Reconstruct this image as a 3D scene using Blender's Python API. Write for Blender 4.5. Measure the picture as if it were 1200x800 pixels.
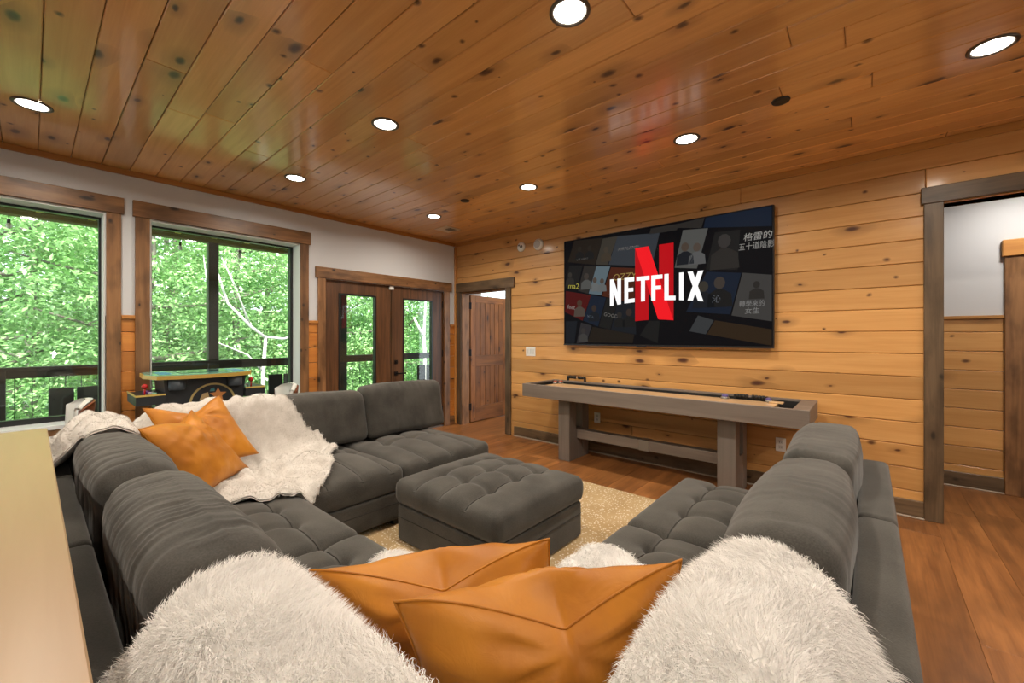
import bpy, bmesh, math, random
import numpy as np
from mathutils import Vector, Matrix, noise
from mathutils.bvhtree import BVHTree

for o in list(bpy.data.objects): bpy.data.objects.remove(o, do_unlink=True)
S = bpy.context.scene
COL = S.collection
rnd = random.Random(7)
PI = math.pi

# ---------------------------------------------------------------- camera
cam_d = bpy.data.cameras.new('camera'); cam = bpy.data.objects.new('camera', cam_d); COL.objects.link(cam)
cam.location = (4.782, -4.2365, 1.33)
cam.rotation_euler = (PI/2, 0, math.radians(40.689))
cam_d.sensor_width = 36.0; cam_d.lens = 36.0*485/1200
cam_d.shift_y = -6/1200
cam_d.clip_start = 0.02; cam_d.clip_end = 200
S.camera = cam

# ---------------------------------------------------------------- light
world = bpy.data.worlds.new('world'); S.world = world; world.use_nodes = True
bg = world.node_tree.nodes['Background']
bg.inputs[0].default_value = (0.86, 0.93, 1.0, 1); bg.inputs[1].default_value = 3.3
sun_d = bpy.data.lights.new('sun', 'SUN'); sun = bpy.data.objects.new('sun', sun_d); COL.objects.link(sun)
sun_d.energy = 15.0; sun_d.angle = math.radians(3); sun_d.color = (1, .97, .9)
sun.rotation_euler = Vector((-0.62, 0.25, -0.85)).to_track_quat('-Z', 'Y').to_euler()
S.view_settings.view_transform = 'Standard'
S.view_settings.look = 'None'
S.view_settings.gamma = 1
S.view_settings.use_curve_mapping = False
S.view_settings.exposure = 0.12
LAMP_W = 14.0
LAMP_COL = (1.0, 0.90, 0.76)

# ---------------------------------------------------------------- mesh helpers
def link(name, verts, faces, mat, parent=None, loc=None, smooth=False):
    me = bpy.data.meshes.new(name)
    v = np.asarray(verts, dtype=float).reshape(-1, 3)
    origin = np.array(loc if loc is not None else (0, 0, 0), float)
    me.from_pydata((v-origin).tolist(), [], [list(map(int, f)) for f in faces])
    if smooth:
        me.polygons.foreach_set('use_smooth', [True]*len(me.polygons))
    me.update()
    if mat: me.materials.append(mat)
    o = bpy.data.objects.new(name, me); COL.objects.link(o)
    o.location = origin
    if parent: adopt(o, parent)
    return o

def wloc(o):
    p = Vector(o.location)
    while o.parent: o = o.parent; p += Vector(o.location)
    return p
def adopt(o, parent):            # every parent here is unrotated when adopting
    o.location = Vector(o.location) - wloc(parent); o.parent = parent

def tag(o, label=None, cat=None, group=None, kind=None):
    if label: o['label'] = label
    if cat: o['category'] = cat
    if group: o['group'] = group
    if kind: o['kind'] = kind
    return o
def thing(name, label, cat, loc, group=None):
    o = bpy.data.objects.new(name, None); COL.objects.link(o); o.location = loc
    o.empty_display_size = .1
    return tag(o, label, cat, group)
def structure(name, verts, faces, mat, label=None, smooth=False):
    return tag(link(name, verts, faces, mat, smooth=smooth), label, None, None, 'structure')
def structure_empty(name, loc, label=None):
    o = bpy.data.objects.new(name, None); COL.objects.link(o); o.location = loc
    return tag(o, label, None, None, 'structure')

class MB:
    def __init__(s): s.v = []; s.f = []
    def add(s, v, f):
        n = len(s.v); s.v += [tuple(p) for p in v]; s.f += [[i+n for i in q] for q in f]; return s
    def box(s, x0, x1, y0, y1, z0, z1, b=0.0):
        x0, x1 = min(x0, x1), max(x0, x1); y0, y1 = min(y0, y1), max(y0, y1); z0, z1 = min(z0, z1), max(z0, z1)
        if b <= 0:
            v = [(x, y, z) for x in (x0, x1) for y in (y0, y1) for z in (z0, z1)]
            f = [(0, 1, 3, 2), (4, 6, 7, 5), (0, 4, 5, 1), (2, 3, 7, 6), (0, 2, 6, 4), (1, 5, 7, 3)]
            return s.add(v, f)
        bm = bmesh.new(); bmesh.ops.create_cube(bm, size=1)
        for w in bm.verts:
            w.co = Vector(((x0+x1)/2+w.co.x*(x1-x0), (y0+y1)/2+w.co.y*(y1-y0), (z0+z1)/2+w.co.z*(z1-z0)))
        bmesh.ops.bevel(bm, geom=bm.edges[:], offset=b, segments=1, affect='EDGES')
        bm.verts.index_update()
        s.add([w.co[:] for w in bm.verts], [[w.index for w in f.verts] for f in bm.faces]); bm.free(); return s
    def tube(s, pts, r, n=8, cap=True):
        pts = [Vector(p) for p in pts]
        rs = r if isinstance(r, (list, tuple)) else [r]*len(pts)
        base = len(s.v); up = None
        for i, p in enumerate(pts):
            d = (pts[min(i+1, len(pts)-1)]-pts[max(i-1, 0)]).normalized()
            if up is None:
                up = Vector((0, 0, 1)) if abs(d.z) < .9 else Vector((1, 0, 0))
            a = d.cross(up).normalized(); b = a.cross(d).normalized(); up = b
            for k in range(n):
                t = 2*PI*k/n
                s.v.append(tuple(p+(a*math.cos(t)+b*math.sin(t))*rs[i]))
        for i in range(len(pts)-1):
            for k in range(n):
                a0 = base+i*n+k; a1 = base+i*n+(k+1) % n
                s.f.append([a0, a1, a1+n, a0+n])
        if cap:
            s.f.append([base+k for k in range(n)][::-1]); e = base+(len(pts)-1)*n
            s.f.append([e+k for k in range(n)])
        return s
    def lathe(s, prof, c=(0, 0, 0), axis='Z', n=24):      # prof: list of (radius, height)
        base = len(s.v)
        for r, h in prof:
            for k in range(n):
                t = 2*PI*k/n; a, b = r*math.cos(t), r*math.sin(t)
                p = {'Z': (a, b, h), 'Y': (a, h, b), 'X': (h, a, b)}[axis]
                s.v.append((p[0]+c[0], p[1]+c[1], p[2]+c[2]))
        for i in range(len(prof)-1):
            for k in range(n):
                a0 = base+i*n+k; a1 = base+i*n+(k+1) % n
                s.f.append([a0, a1, a1+n, a0+n])
        s.f.append([base+k for k in range(n)][::-1]); e = base+(len(prof)-1)*n
        s.f.append([e+k for k in range(n)])
        return s
    def prism(s, poly, lo, hi, axis='Y'):                 # poly in the two other axes
        n = len(poly)
        def P(a, b, c): return {'Y': (a, c, b), 'X': (c, a, b), 'Z': (a, b, c)}[axis]
        v = [P(a, b, lo) for a, b in poly]+[P(a, b, hi) for a, b in poly]
        f = [list(range(n)), list(range(2*n-1, n-1, -1))]+[[i, i+n, (i+1) % n+n, (i+1) % n] for i in range(n)]
        return s.add(v, f)
    def sphere(s, c, r, n=12, m=8, sz=1.0):
        prof = [(max(1e-4, r*math.sin(PI*i/m)), -r*sz*math.cos(PI*i/m)) for i in range(m+1)]
        return s.lathe(prof, c, 'Z', n)
    def obj(s, name, mat, parent=None, loc=None, smooth=False):
        return link(name, s.v, s.f, mat, parent, loc, smooth)

def part(name, mb, mat, parent, smooth=False, label=None, bevel_loc=None):
    o = mb.obj(name, mat, parent, smooth=smooth)
    if label: o['label'] = label
    return o

def axis_samples(lo, hi, r, n):
    a = [lo, lo+.3*r, lo+.65*r]; b = [hi-.65*r, hi-.3*r, hi]
    return np.array(a+list(np.linspace(lo+r, hi-r, n))+b)
def rbox(x0, x1, y0, y1, z0, z1, r, n=(8, 8, 4), fn=None):
    """rounded box made of one closed grid; fn displaces (verts, unit coords)"""
    X, Y, Z = axis_samples(x0, x1, r, n[0]), axis_samples(y0, y1, r, n[1]), axis_samples(z0, z1, r, n[2])
    nx, ny, nz = len(X), len(Y), len(Z); idx = {}; V = []; F = []
    def g(i, j, k):
        key = (i, j, k)
        if key not in idx: idx[key] = len(V); V.append((X[i], Y[j], Z[k]))
        return idx[key]
    for k, fl in ((0, 1), (nz-1, 0)):
        for i in range(nx-1):
            for j in range(ny-1):
                q = [g(i, j, k), g(i+1, j, k), g(i+1, j+1, k), g(i, j+1, k)]; F.append(q[::-1] if fl else q)
    for j, fl in ((0, 0), (ny-1, 1)):
        for i in range(nx-1):
            for k in range(nz-1):
                q = [g(i, j, k), g(i+1, j, k), g(i+1, j, k+1), g(i, j, k+1)]; F.append(q[::-1] if fl else q)
    for i, fl in ((0, 1), (nx-1, 0)):
        for j in range(ny-1):
            for k in range(nz-1):
                q = [g(i, j, k), g(i, j+1, k), g(i, j+1, k+1), g(i, j, k+1)]; F.append(q[::-1] if fl else q)
    V = np.array(V); lo = np.array([x0, y0, z0]); hi = np.array([x1, y1, z1])
    Q = np.clip(V, lo+r, hi-r); D = V-Q; L = np.linalg.norm(D, axis=1, keepdims=True)
    V = np.where(L > 1e-9, Q+D/np.maximum(L, 1e-9)*r, V)
    U = (V-(lo+hi)/2)/((hi-lo)/2)
    if fn is not None: V = fn(V, U)
    return V, F

# ---------------------------------------------------------------- materials
def newmat(name):
    m = bpy.data.materials.new(name); m.use_nodes = True
    nt = m.node_tree; return m, nt, nt.nodes['Principled BSDF']
def plain(name, col, rough=.5, metal=0, emit=None, es=0, spec=.5, coat=0):
    m, nt, b = newmat(name)
    b.inputs['Base Color'].default_value = (*col, 1); b.inputs['Roughness'].default_value = rough
    b.inputs['Metallic'].default_value = metal; b.inputs['Specular IOR Level'].default_value = spec
    b.inputs['Coat Weight'].default_value = coat
    if emit: b.inputs['Emission Color'].default_value = (*emit, 1); b.inputs['Emission Strength'].default_value = es
    return m
def N(nt, t, **kw):
    n = nt.nodes.new(t)
    for k, v in kw.items(): setattr(n, k, v)
    return n
def ramp(nt, fac, stops):
    r = N(nt, 'ShaderNodeValToRGB'); e = r.color_ramp.elements
    while len(e) < len(stops): e.new(.5)
    for el, (p, c) in zip(e, stops):
        el.position = p; el.color = (*c, 1) if len(c) == 3 else c
    nt.links.new(fac, r.inputs[0]); return r.outputs[0]
def mixc(nt, fac, a, b, mode='MIX'):
    m = N(nt, 'ShaderNodeMix', data_type='RGBA', blend_type=mode)
    for s, v in ((m.inputs[0], fac), (m.inputs[6], a), (m.inputs[7], b)):
        if hasattr(v, 'is_output'): nt.links.new(v, s)
        elif isinstance(v, (int, float)): s.default_value = v
        else: s.default_value = (*v, 1)
    return m.outputs[2]
def math_(nt, op, a, b=None, c=None):
    m = N(nt, 'ShaderNodeMath', operation=op)
    for s, v in zip(m.inputs, (a, b, c)):
        if v is None: continue
        if hasattr(v, 'is_output'): nt.links.new(v, s)
        else: s.default_value = v
    return m.outputs[0]

def wood(name, light, dark, knot, axis='X', knots=True, rough=.42, spread=.18, coat=0.0, blotch=.0, grain=1.0, kthr=.62, kscale=(1.9, 4.6), bump=.15, flat=None):
    flat = flat or {'X': 'Y', 'Y': 'X', 'Z': 'X'}[axis]
    m, nt, b = newmat(name); L = nt.links
    tc = N(nt, 'ShaderNodeTexCoord'); oi = N(nt, 'ShaderNodeObjectInfo')
    off = N(nt, 'ShaderNodeVectorMath', operation='SCALE'); off.inputs[0].default_value = (31.7, 17.3, 53.1)
    L.new(oi.outputs['Random'], off.inputs['Scale'])
    co = N(nt, 'ShaderNodeVectorMath', operation='ADD'); L.new(tc.outputs['Object'], co.inputs[0]); L.new(off.outputs[0], co.inputs[1])
    def mapped(along, across):
        mp = N(nt, 'ShaderNodeMapping'); sc = [across]*3; sc['XYZ'.index(axis)] = along
        mp.inputs['Scale'].default_value = sc; L.new(co.outputs[0], mp.inputs[0]); return mp.outputs[0]
    n1 = N(nt, 'ShaderNodeTexNoise'); n1.inputs['Scale'].default_value = 1.0; n1.inputs['Detail'].default_value = 5
    n1.inputs['Distortion'].default_value = .8; L.new(mapped(1.1, 17), n1.inputs['Vector'])
    n2 = N(nt, 'ShaderNodeTexNoise'); n2.inputs['Scale'].default_value = 1.0; n2.inputs['Detail'].default_value = 3
    L.new(mapped(4, 130), n2.inputs['Vector'])
    f = math_(nt, 'ADD', math_(nt, 'MULTIPLY', n1.outputs[0], .75), math_(nt, 'MULTIPLY', n2.outputs[0], .25))
    g = .17/grain
    c = ramp(nt, f, [(max(0, .5-g), dark), (min(1, .5+g), light)])
    if blotch > 0:
        n3 = N(nt, 'ShaderNodeTexNoise'); n3.inputs['Scale'].default_value = 1.0; n3.inputs['Detail'].default_value = 4
        L.new(mapped(3.2, 9), n3.inputs['Vector'])
        c = mixc(nt, ramp(nt, n3.outputs[0], [(.48, (0, 0, 0)), (.66, (blotch,)*3)]), c, tuple(.3*x for x in dark))
    # board to board variation
    v = math_(nt, 'ADD', 1-spread, math_(nt, 'MULTIPLY', oi.outputs['Random'], 2*spread))
    hs = N(nt, 'ShaderNodeHueSaturation'); L.new(c, hs.inputs['Color']); L.new(v, hs.inputs['Value']); c = hs.outputs[0]
    if knots:
        def kn(along, across, thr, size, seed):
            sx = N(nt, 'ShaderNodeSeparateXYZ'); L.new(mapped(along, across), sx.inputs[0]); cx_ = N(nt, 'ShaderNodeCombineXYZ')
            ai = 'XYZ'.index(axis); fi = [q for q in 'XYZ' if q not in (axis, flat)][0]
            L.new(sx.outputs[ai], cx_.inputs[0]); L.new(sx.outputs['XYZ'.index(fi)], cx_.inputs[1])
            ad = N(nt, 'ShaderNodeVectorMath', operation='ADD'); L.new(cx_.outputs[0], ad.inputs[0]); ad.inputs[1].default_value = (seed, seed*1.7, seed*.6)
            nz = N(nt, 'ShaderNodeTexNoise'); nz.inputs['Scale'].default_value = 2.2; L.new(ad.outputs[0], nz.inputs['Vector'])
            mx = mixc(nt, .16, ad.outputs[0], nz.outputs['Color'], 'ADD')
            vo = N(nt, 'ShaderNodeTexVoronoi', voronoi_dimensions='2D'); vo.inputs['Scale'].default_value = 1.0; L.new(mx, vo.inputs['Vector'])
            sep = N(nt, 'ShaderNodeSeparateColor'); L.new(vo.outputs['Color'], sep.inputs[0])
            on = math_(nt, 'GREATER_THAN', sep.outputs[0], thr)
            sz = math_(nt, 'ADD', size*.25, math_(nt, 'MULTIPLY', sep.outputs[1], size*1.15))
            q = math_(nt, 'DIVIDE', vo.outputs['Distance'], sz)
            return on, q
        on, q = kn(kscale[0], kscale[1], kthr, .115, 0)
        halo = math_(nt, 'MULTIPLY', on, ramp(nt, math_(nt, 'DIVIDE', q, 3.2), [(.25, (.55,)*3), (1.0, (0,)*3)]))
        core = math_(nt, 'MULTIPLY', on, ramp(nt, q, [(.35, (1,)*3), (.62, (.75,)*3), (1.0, (0,)*3)]))
        on2, q2 = kn(kscale[0]*2.4, kscale[1]*1.5, .86, .13, 9.3)
        core2 = math_(nt, 'MULTIPLY', on2, ramp(nt, q2, [(.3, (.9,)*3), (1.0, (0,)*3)]))
        c = mixc(nt, halo, c, tuple(.42*a+.3*k for a, k in zip(dark, knot)))
        c = mixc(nt, math_(nt, 'MAXIMUM', core, core2), c, knot)
    L.new(c, b.inputs['Base Color'])
    b.inputs['Roughness'].default_value = rough; b.inputs['Coat Weight'].default_value = coat; b.inputs['Coat Roughness'].default_value = .14; b.inputs['Coat IOR'].default_value = 1.55
    bp = N(nt, 'ShaderNodeBump'); bp.inputs['Strength'].default_value = bump; bp.inputs['Distance'].default_value = .004
    L.new(f, bp.inputs['Height']); L.new(bp.outputs[0], b.inputs['Normal'])
    return m

PINE_L, PINE_D, KNOT = (.66, .36, .125), (.55, .27, .078), (.075, .022, .007)
M = {}
M['pine'] = wood('knotty_pine_wall', PINE_L, PINE_D, KNOT, 'X', rough=.45, coat=.12, kthr=.6, kscale=(2.3, 5.0))
M['pine_y'] = wood('knotty_pine_wainscot', (.60, .24, .045), (.49, .17, .03), KNOT, 'Y', rough=.45, coat=.15, kthr=.45, kscale=(2.6, 5.0))
M['pine_ceiling'] = wood('varnished_pine_ceiling', (.78, .42, .145), (.64, .315, .092), KNOT, 'X', rough=.36, coat=1.0, spread=.16, kthr=.62, kscale=(2.6, 5.0), flat='Z')
M['pine_trim_x'] = wood('pine_trim', (.55, .27, .07), (.42, .18, .045), KNOT, 'X', knots=False)
M['pine_trim_y'] = wood('pine_trim_long', (.46, .2, .045), (.36, .14, .03), KNOT, 'Y', knots=False)
M['pine_trim_z'] = wood('pine_trim_upright', (.52, .25, .07), (.42, .18, .045), KNOT, 'Z', knots=False)
ST_L, ST_D = (.33, .165, .067), (.15, .068, .026)
M['stain_y'] = wood('stained_casing_header', ST_L, ST_D, (.02, .01, .005), 'Y', blotch=.55, kthr=.8, kscale=(2.5, 6))
M['stain_z'] = wood('stained_casing_upright', ST_L, ST_D, (.02, .01, .005), 'Z', blotch=.55, kthr=.8, kscale=(2.5, 6))
GR_L, GR_D = (.19, .125, .07), (.095, .06, .032)
M['grey_x'] = wood('grey_brown_casing_header', GR_L, GR_D, (.03, .02, .012), 'X', blotch=.45, kthr=.85, kscale=(2.5, 6))
M['grey_z'] = wood('grey_brown_casing_upright', GR_L, GR_D, (.03, .02, .012), 'Z', flat='Y', blotch=.45, kthr=.85, kscale=(2.5, 6))
M['dark_z'] = wood('dark_stained_door', (.15, .066, .026), (.075, .031, .012), (.02, .008, .004), 'Z', knots=False, blotch=.25, grain=1.6)
M['dark_y'] = wood('dark_stained_door_rail', (.15, .066, .026), (.075, .031, .012), (.02, .008, .004), 'Y', knots=False, blotch=.25, grain=1.6)
M['alder_z'] = wood('rustic_door_plank', (.36, .14, .034), (.19, .068, .017), (.03, .012, .006), 'Z', blotch=.4, kthr=.72, kscale=(2.5, 7))
M['alder_y'] = wood('rustic_door_rail', (.36, .14, .034), (.19, .068, .017), (.03, .012, .006), 'Y', blotch=.4, kthr=.72, kscale=(2.5, 7))
M['floor'] = wood('oak_floor_plank', (.37, .150, .045), (.20, .076, .023), (.1, .04, .015), 'Y', knots=False, rough=.33, spread=.22, blotch=.34, grain=1.1)
M['greywood_x'] = wood('grey_stained_table_wood', (.225, .185, .155), (.165, .13, .107), (.1, .08, .06), 'X', knots=False, rough=.5, spread=.04)
M['greywood_z'] = wood('grey_stained_table_leg', (.23, .20, .18), (.18, .155, .135), (.1, .08, .06), 'Z', knots=False, rough=.45, spread=.04)
M['maple'] = wood('pale_maple', (.39, .255, .145), (.345, .22, .122), (.3, .15, .07), 'X', knots=False, rough=.32, spread=.03, grain=.6)
M['maple_play'] = wood('maple_playfield', (.75, .52, .29), (.66, .43, .22), (.3, .15, .07), 'X', knots=False, rough=.2, spread=.03)
M['drywall'] = plain('white_drywall', (.62, .635, .66), .9)
M['jamb'] = plain('white_jamb', (.72, .75, .74), .6)
M['black_frame'] = plain('black_window_frame', (.012, .013, .014), .35)
M['black'] = plain('matte_black', (.012, .012, .012), .5)
M['black_metal'] = plain('black_metal', (.016, .016, .017), .38, .6)
M['white_plastic'] = plain('white_plastic', (.8, .8, .78), .4)
M['subfloor'] = plain('subfloor', (.05, .025, .012), .9)
M['backing'] = plain('wall_backing', (.10, .045, .016), .9)
M['steel'] = plain('brushed_steel', (.30, .295, .29), .4, .8)
M['bronze'] = plain('dark_bronze', (.13, .115, .10), .35, .6)
M['lens'] = plain('lamp_lens', (.9, .9, .88), .4, emit=(1, .93, .82), es=14)
M['bulb'] = plain('clear_bulb', (.85, .85, .8), .15)
M['screen'] = plain('tv_screen', (.003, .003, .004), .5, emit=(.012, .013, .018), es=.15, spec=.04)
def fabric(name, a, bcol, scale=220, bump=.25, sheen=.2, big=5):
    m, nt, b = newmat(name); L = nt.links
    tc = N(nt, 'ShaderNodeTexCoord')
    n1 = N(nt, 'ShaderNodeTexNoise'); n1.inputs['Scale'].default_value = big; n1.inputs['Detail'].default_value = 5; L.new(tc.outputs['Object'], n1.inputs['Vector'])
    n2 = N(nt, 'ShaderNodeTexNoise'); n2.inputs['Scale'].default_value = scale; n2.inputs['Detail'].default_value = 2; L.new(tc.outputs['Object'], n2.inputs['Vector'])
    f = math_(nt, 'ADD', math_(nt, 'MULTIPLY', n1.outputs[0], .6), math_(nt, 'MULTIPLY', n2.outputs[0], .4))
    L.new(ramp(nt, f, [(.36, a), (.64, bcol)]), b.inputs['Base Color'])
    b.inputs['Roughness'].default_value = .92; b.inputs['Sheen Weight'].default_value = sheen; b.inputs['Sheen Roughness'].default_value = .5
    b.inputs['Specular IOR Level'].default_value = .2
    bp = N(nt, 'ShaderNodeBump'); bp.inputs['Strength'].default_value = bump; bp.inputs['Distance'].default_value = .002
    L.new(n2.outputs[0], bp.inputs['Height']); L.new(bp.outputs[0], b.inputs['Normal'])
    return m
M['sofa'] = fabric('charcoal_velvet', (.036, .0335, .029), (.078, .0735, .0645))
M['seam'] = plain('charcoal_seam', (.03, .028, .025), .9)
M['plush'] = fabric('cream_plush', (.52, .49, .45), (.68, .65, .61), scale=160, bump=.5, sheen=.5, big=14)
M['fur'] = plain('white_fur', (.90, .885, .865), .9, spec=.1)
m, nt, b = newmat('tan_leather'); M['leather'] = m
tc = N(nt, 'ShaderNodeTexCoord'); n1 = N(nt, 'ShaderNodeTexNoise'); n1.inputs['Scale'].default_value = 6; n1.inputs['Detail'].default_value = 6
nt.links.new(tc.outputs['Object'], n1.inputs['Vector'])
nt.links.new(ramp(nt, n1.outputs[0], [(.35, (.38, .132, .012)), (.65, (.52, .205, .019))]), b.inputs['Base Color'])
b.inputs['Roughness'].default_value = .45; b.inputs['Specular IOR Level'].default_value = .3
n2 = N(nt, 'ShaderNodeTexNoise'); n2.inputs['Scale'].default_value = 16; n2.inputs['Detail'].default_value = 5; n2.inputs['Distortion'].default_value = 1.2
nt.links.new(tc.outputs['Object'], n2.inputs['Vector'])
bp = N(nt, 'ShaderNodeBump'); bp.inputs['Strength'].default_value = .22; bp.inputs['Distance'].default_value = .01
nt.links.new(n2.outputs[0], bp.inputs['Height']); nt.links.new(bp.outputs[0], b.inputs['Normal'])
# spotted rug
m, nt, b = newmat('spotted_rug'); M['rug'] = m
tc = N(nt, 'ShaderNodeTexCoord'); vo = N(nt, 'ShaderNodeTexVoronoi'); vo.inputs['Scale'].default_value = 52
nt.links.new(tc.outputs['Object'], vo.inputs['Vector'])
n1 = N(nt, 'ShaderNodeTexNoise'); n1.inputs['Scale'].default_value = 3; nt.links.new(tc.outputs['Object'], n1.inputs['Vector'])
base = ramp(nt, n1.outputs[0], [(.35, (.40, .27, .125)), (.65, (.50, .36, .19))])
spot = ramp(nt, vo.outputs['Distance'], [(.22, (1, 1, 1)), (.36, (0, 0, 0))])
nt.links.new(mixc(nt, spot, base, (.74, .66, .52)), b.inputs['Base Color']); b.inputs['Roughness'].default_value = .95
# glass: clear pane that lets the daylight through
m, nt, b = newmat('window_glass'); M['glass'] = m
tr = N(nt, 'ShaderNodeBsdfTransparent'); tr.inputs[0].default_value = (.95, .985, .97, 1)
gl = N(nt, 'ShaderNodeBsdfGlossy'); gl.inputs['Roughness'].default_value = .02
lw_ = N(nt, 'ShaderNodeLayerWeight'); lw_.inputs[0].default_value = .5
fr_f = math_(nt, 'ADD', .04, math_(nt, 'MULTIPLY', .9, math_(nt, 'POWER', lw_.outputs['Facing'], 5.0)))
mx = N(nt, 'ShaderNodeMixShader'); nt.links.new(fr_f, mx.inputs[0]); nt.links.new(tr.outputs[0], mx.inputs[1]); nt.links.new(gl.outputs[0], mx.inputs[2])
nt.links.new(mx.outputs[0], nt.nodes['Material Output'].inputs[0])

# leaves
def leafmat(name, c0, c1):
    m, nt, b = newmat(name); L = nt.links
    tc = N(nt, 'ShaderNodeTexCoord'); n1 = N(nt, 'ShaderNodeTexNoise'); n1.inputs['Scale'].default_value = 2.3; n1.inputs['Detail'].default_value = 6
    L.new(tc.outputs['Object'], n1.inputs['Vector'])
    c = ramp(nt, n1.outputs[0], [(.36, c0), (.64, c1)])
    df = N(nt, 'ShaderNodeBsdfDiffuse'); tl = N(nt, 'ShaderNodeBsdfTranslucent'); gl = N(nt, 'ShaderNodeBsdfGlossy'); gl.inputs['Roughness'].default_value = .35
    L.new(c, df.inputs[0]); L.new(c, tl.inputs[0])
    a = N(nt, 'ShaderNodeMixShader'); a.inputs[0].default_value = .3; L.new(df.outputs[0], a.inputs[1]); L.new(tl.outputs[0], a.inputs[2])
    b2 = N(nt, 'ShaderNodeMixShader'); b2.inputs[0].default_value = .10; L.new(a.outputs[0], b2.inputs[1]); L.new(gl.outputs[0], b2.inputs[2])
    L.new(b2.outputs[0], nt.nodes['Material Output'].inputs[0]); return m
M['leaf_a'] = leafmat('leaves_fresh', (.17, .37, .10), (.40, .61, .26))
M['leaf_b'] = leafmat('leaves_deep', (.08, .26, .05), (.24, .47, .14))
M['bark'] = wood('grey_bark', (.28, .25, .2), (.12, .1, .08), (.05, .04, .03), 'Z', knots=False, blotch=.4)
M['pale_bark'] = wood('pale_bark', (.62, .6, .55), (.4, .38, .33), (.05, .04, .03), 'Z', knots=False)
M['deck_wood'] = wood('deck_board', (.3, .22, .15), (.2, .15, .1), (.05, .04, .03), 'Y', knots=False)
M['rail_wood'] = wood('black_brown_rail', (.03, .024, .02), (.018, .014, .012), (.01, .01, .01), 'Y', knots=False)
M['joist'] = wood('treated_joist', (.85, .76, .12), (.7, .6, .09), (.05, .04, .03), 'X', knots=False)
M['ground'] = plain('forest_floor', (.05, .11, .03), .95)
M['white_leather'] = plain('white_leather', (.72, .73, .70), .45)
M['walnut'] = plain('walnut_shell', (.22, .07, .028), .4)

# ================================================================ SETTING
H = 2.74
ZL = .024; ZS = .168                               # board courses on the walls
_cache = {}
def board(dx, dy, dz, b, mat):
    k = (round(dx, 3), round(dy, 3), round(dz, 3), b, mat.name)
    if k not in _cache:
        mb = MB().box(-dx/2, dx/2, -dy/2, dy/2, -dz/2, dz/2, b)
        me = bpy.data.meshes.new('board'); me.from_pydata(mb.v, [], mb.f); me.update(); me.materials.append(mat); _cache[k] = me
    return _cache[k]
def put(name, me, loc, parent):
    o = bpy.data.objects.new(name, me); COL.objects.link(o); o.location = loc; adopt(o, parent); return o
def split_run(a, b, lens, r):
    out = []; x = a+0
    first = True
    while x < b-1e-6:
        l = r.choice(lens)*(r.uniform(.4, 1) if first else 1); first = False
        l = round(l, 1)
        e = x+l
        if b-e < .6: e = b
        out.append((x, e)); x = e
    return out

# floor: slab + oak planks along Y
XR, YB = 7.4, -7.4
floor = structure('floor', *(lambda m: (m.v, m.f))(MB().box(-.2, XR, YB, 3.6, -.1, -.012)), M['subfloor'], 'brown oak plank floor')
fr_ = random.Random(3)
PW = .236
k0 = int(math.floor((0-5.15)/PW))
for k in range(k0, int((XR-5.15)/PW)+1):
    xa, xb = max(0.0, 5.15+k*PW), min(XR, 5.15+(k+1)*PW)
    if xb-xa < .02: continue
    top = 1.13 if xa > 1.2 else 3.2
    if 1.2 < xa < 5.0: top = 0.0
    if xb <= .1: top = 1.5
    y = -1.56 if k == 0 else -fr_.uniform(.2, 1.8)
    bot = -3.3 if xa < 4.6 else -4.2
    cuts = [bot]
    t = y
    while t > bot+.3: cuts.append(t); t -= 1.85
    t = y+1.85
    while t < top-.3: cuts.append(t); t += 1.85
    cuts.append(top); cuts.sort()
    for a, b_ in zip(cuts[:-1], cuts[1:]):
        put('plank', board(xb-xa-.0008, b_-a-.0008, .012, .0009, M['floor']), ((xa+xb)/2, (a+b_)/2, -.006), floor)

# ceiling: boards along X
ceiling = structure('ceiling', *(lambda m: (m.v, m.f))(MB().box(-.2, XR, YB, 3.6, H+.02, H+.1)), M['backing'], 'varnished knotty pine tongue and groove ceiling')
cr = random.Random(11)
CW = .1706
k = 0
y = -4.37-.0
ys = [y+i*CW for i in range(-3, 27)]
for i, y0 in enumerate(ys):
    y1 = min(y0+CW, -.0)
    if y1-y0 < .03: continue
    dy = round(y1-y0, 4)
    for a, b_ in split_run(0.0, XR, (2.4, 3.0, 3.6, 4.2), cr):
        put('board', board(b_-a-.002, dy-.003, .02, .004, M['pine_ceiling']), ((a+b_)/2, (y0+y1)/2, H+.01+cr.uniform(0, .0015)), ceiling)
structure_y = ys[0]
# plain boards behind the camera's view, joined
mb = MB()
yy = ys[0]-CW
while yy > YB:
    mb.box(0, XR, yy+.0015, yy+CW-.0015, H, H+.02); yy -= CW
o = part('board', mb, M['pine_ceiling'], ceiling); o['kind'] = 'stuff'

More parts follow.
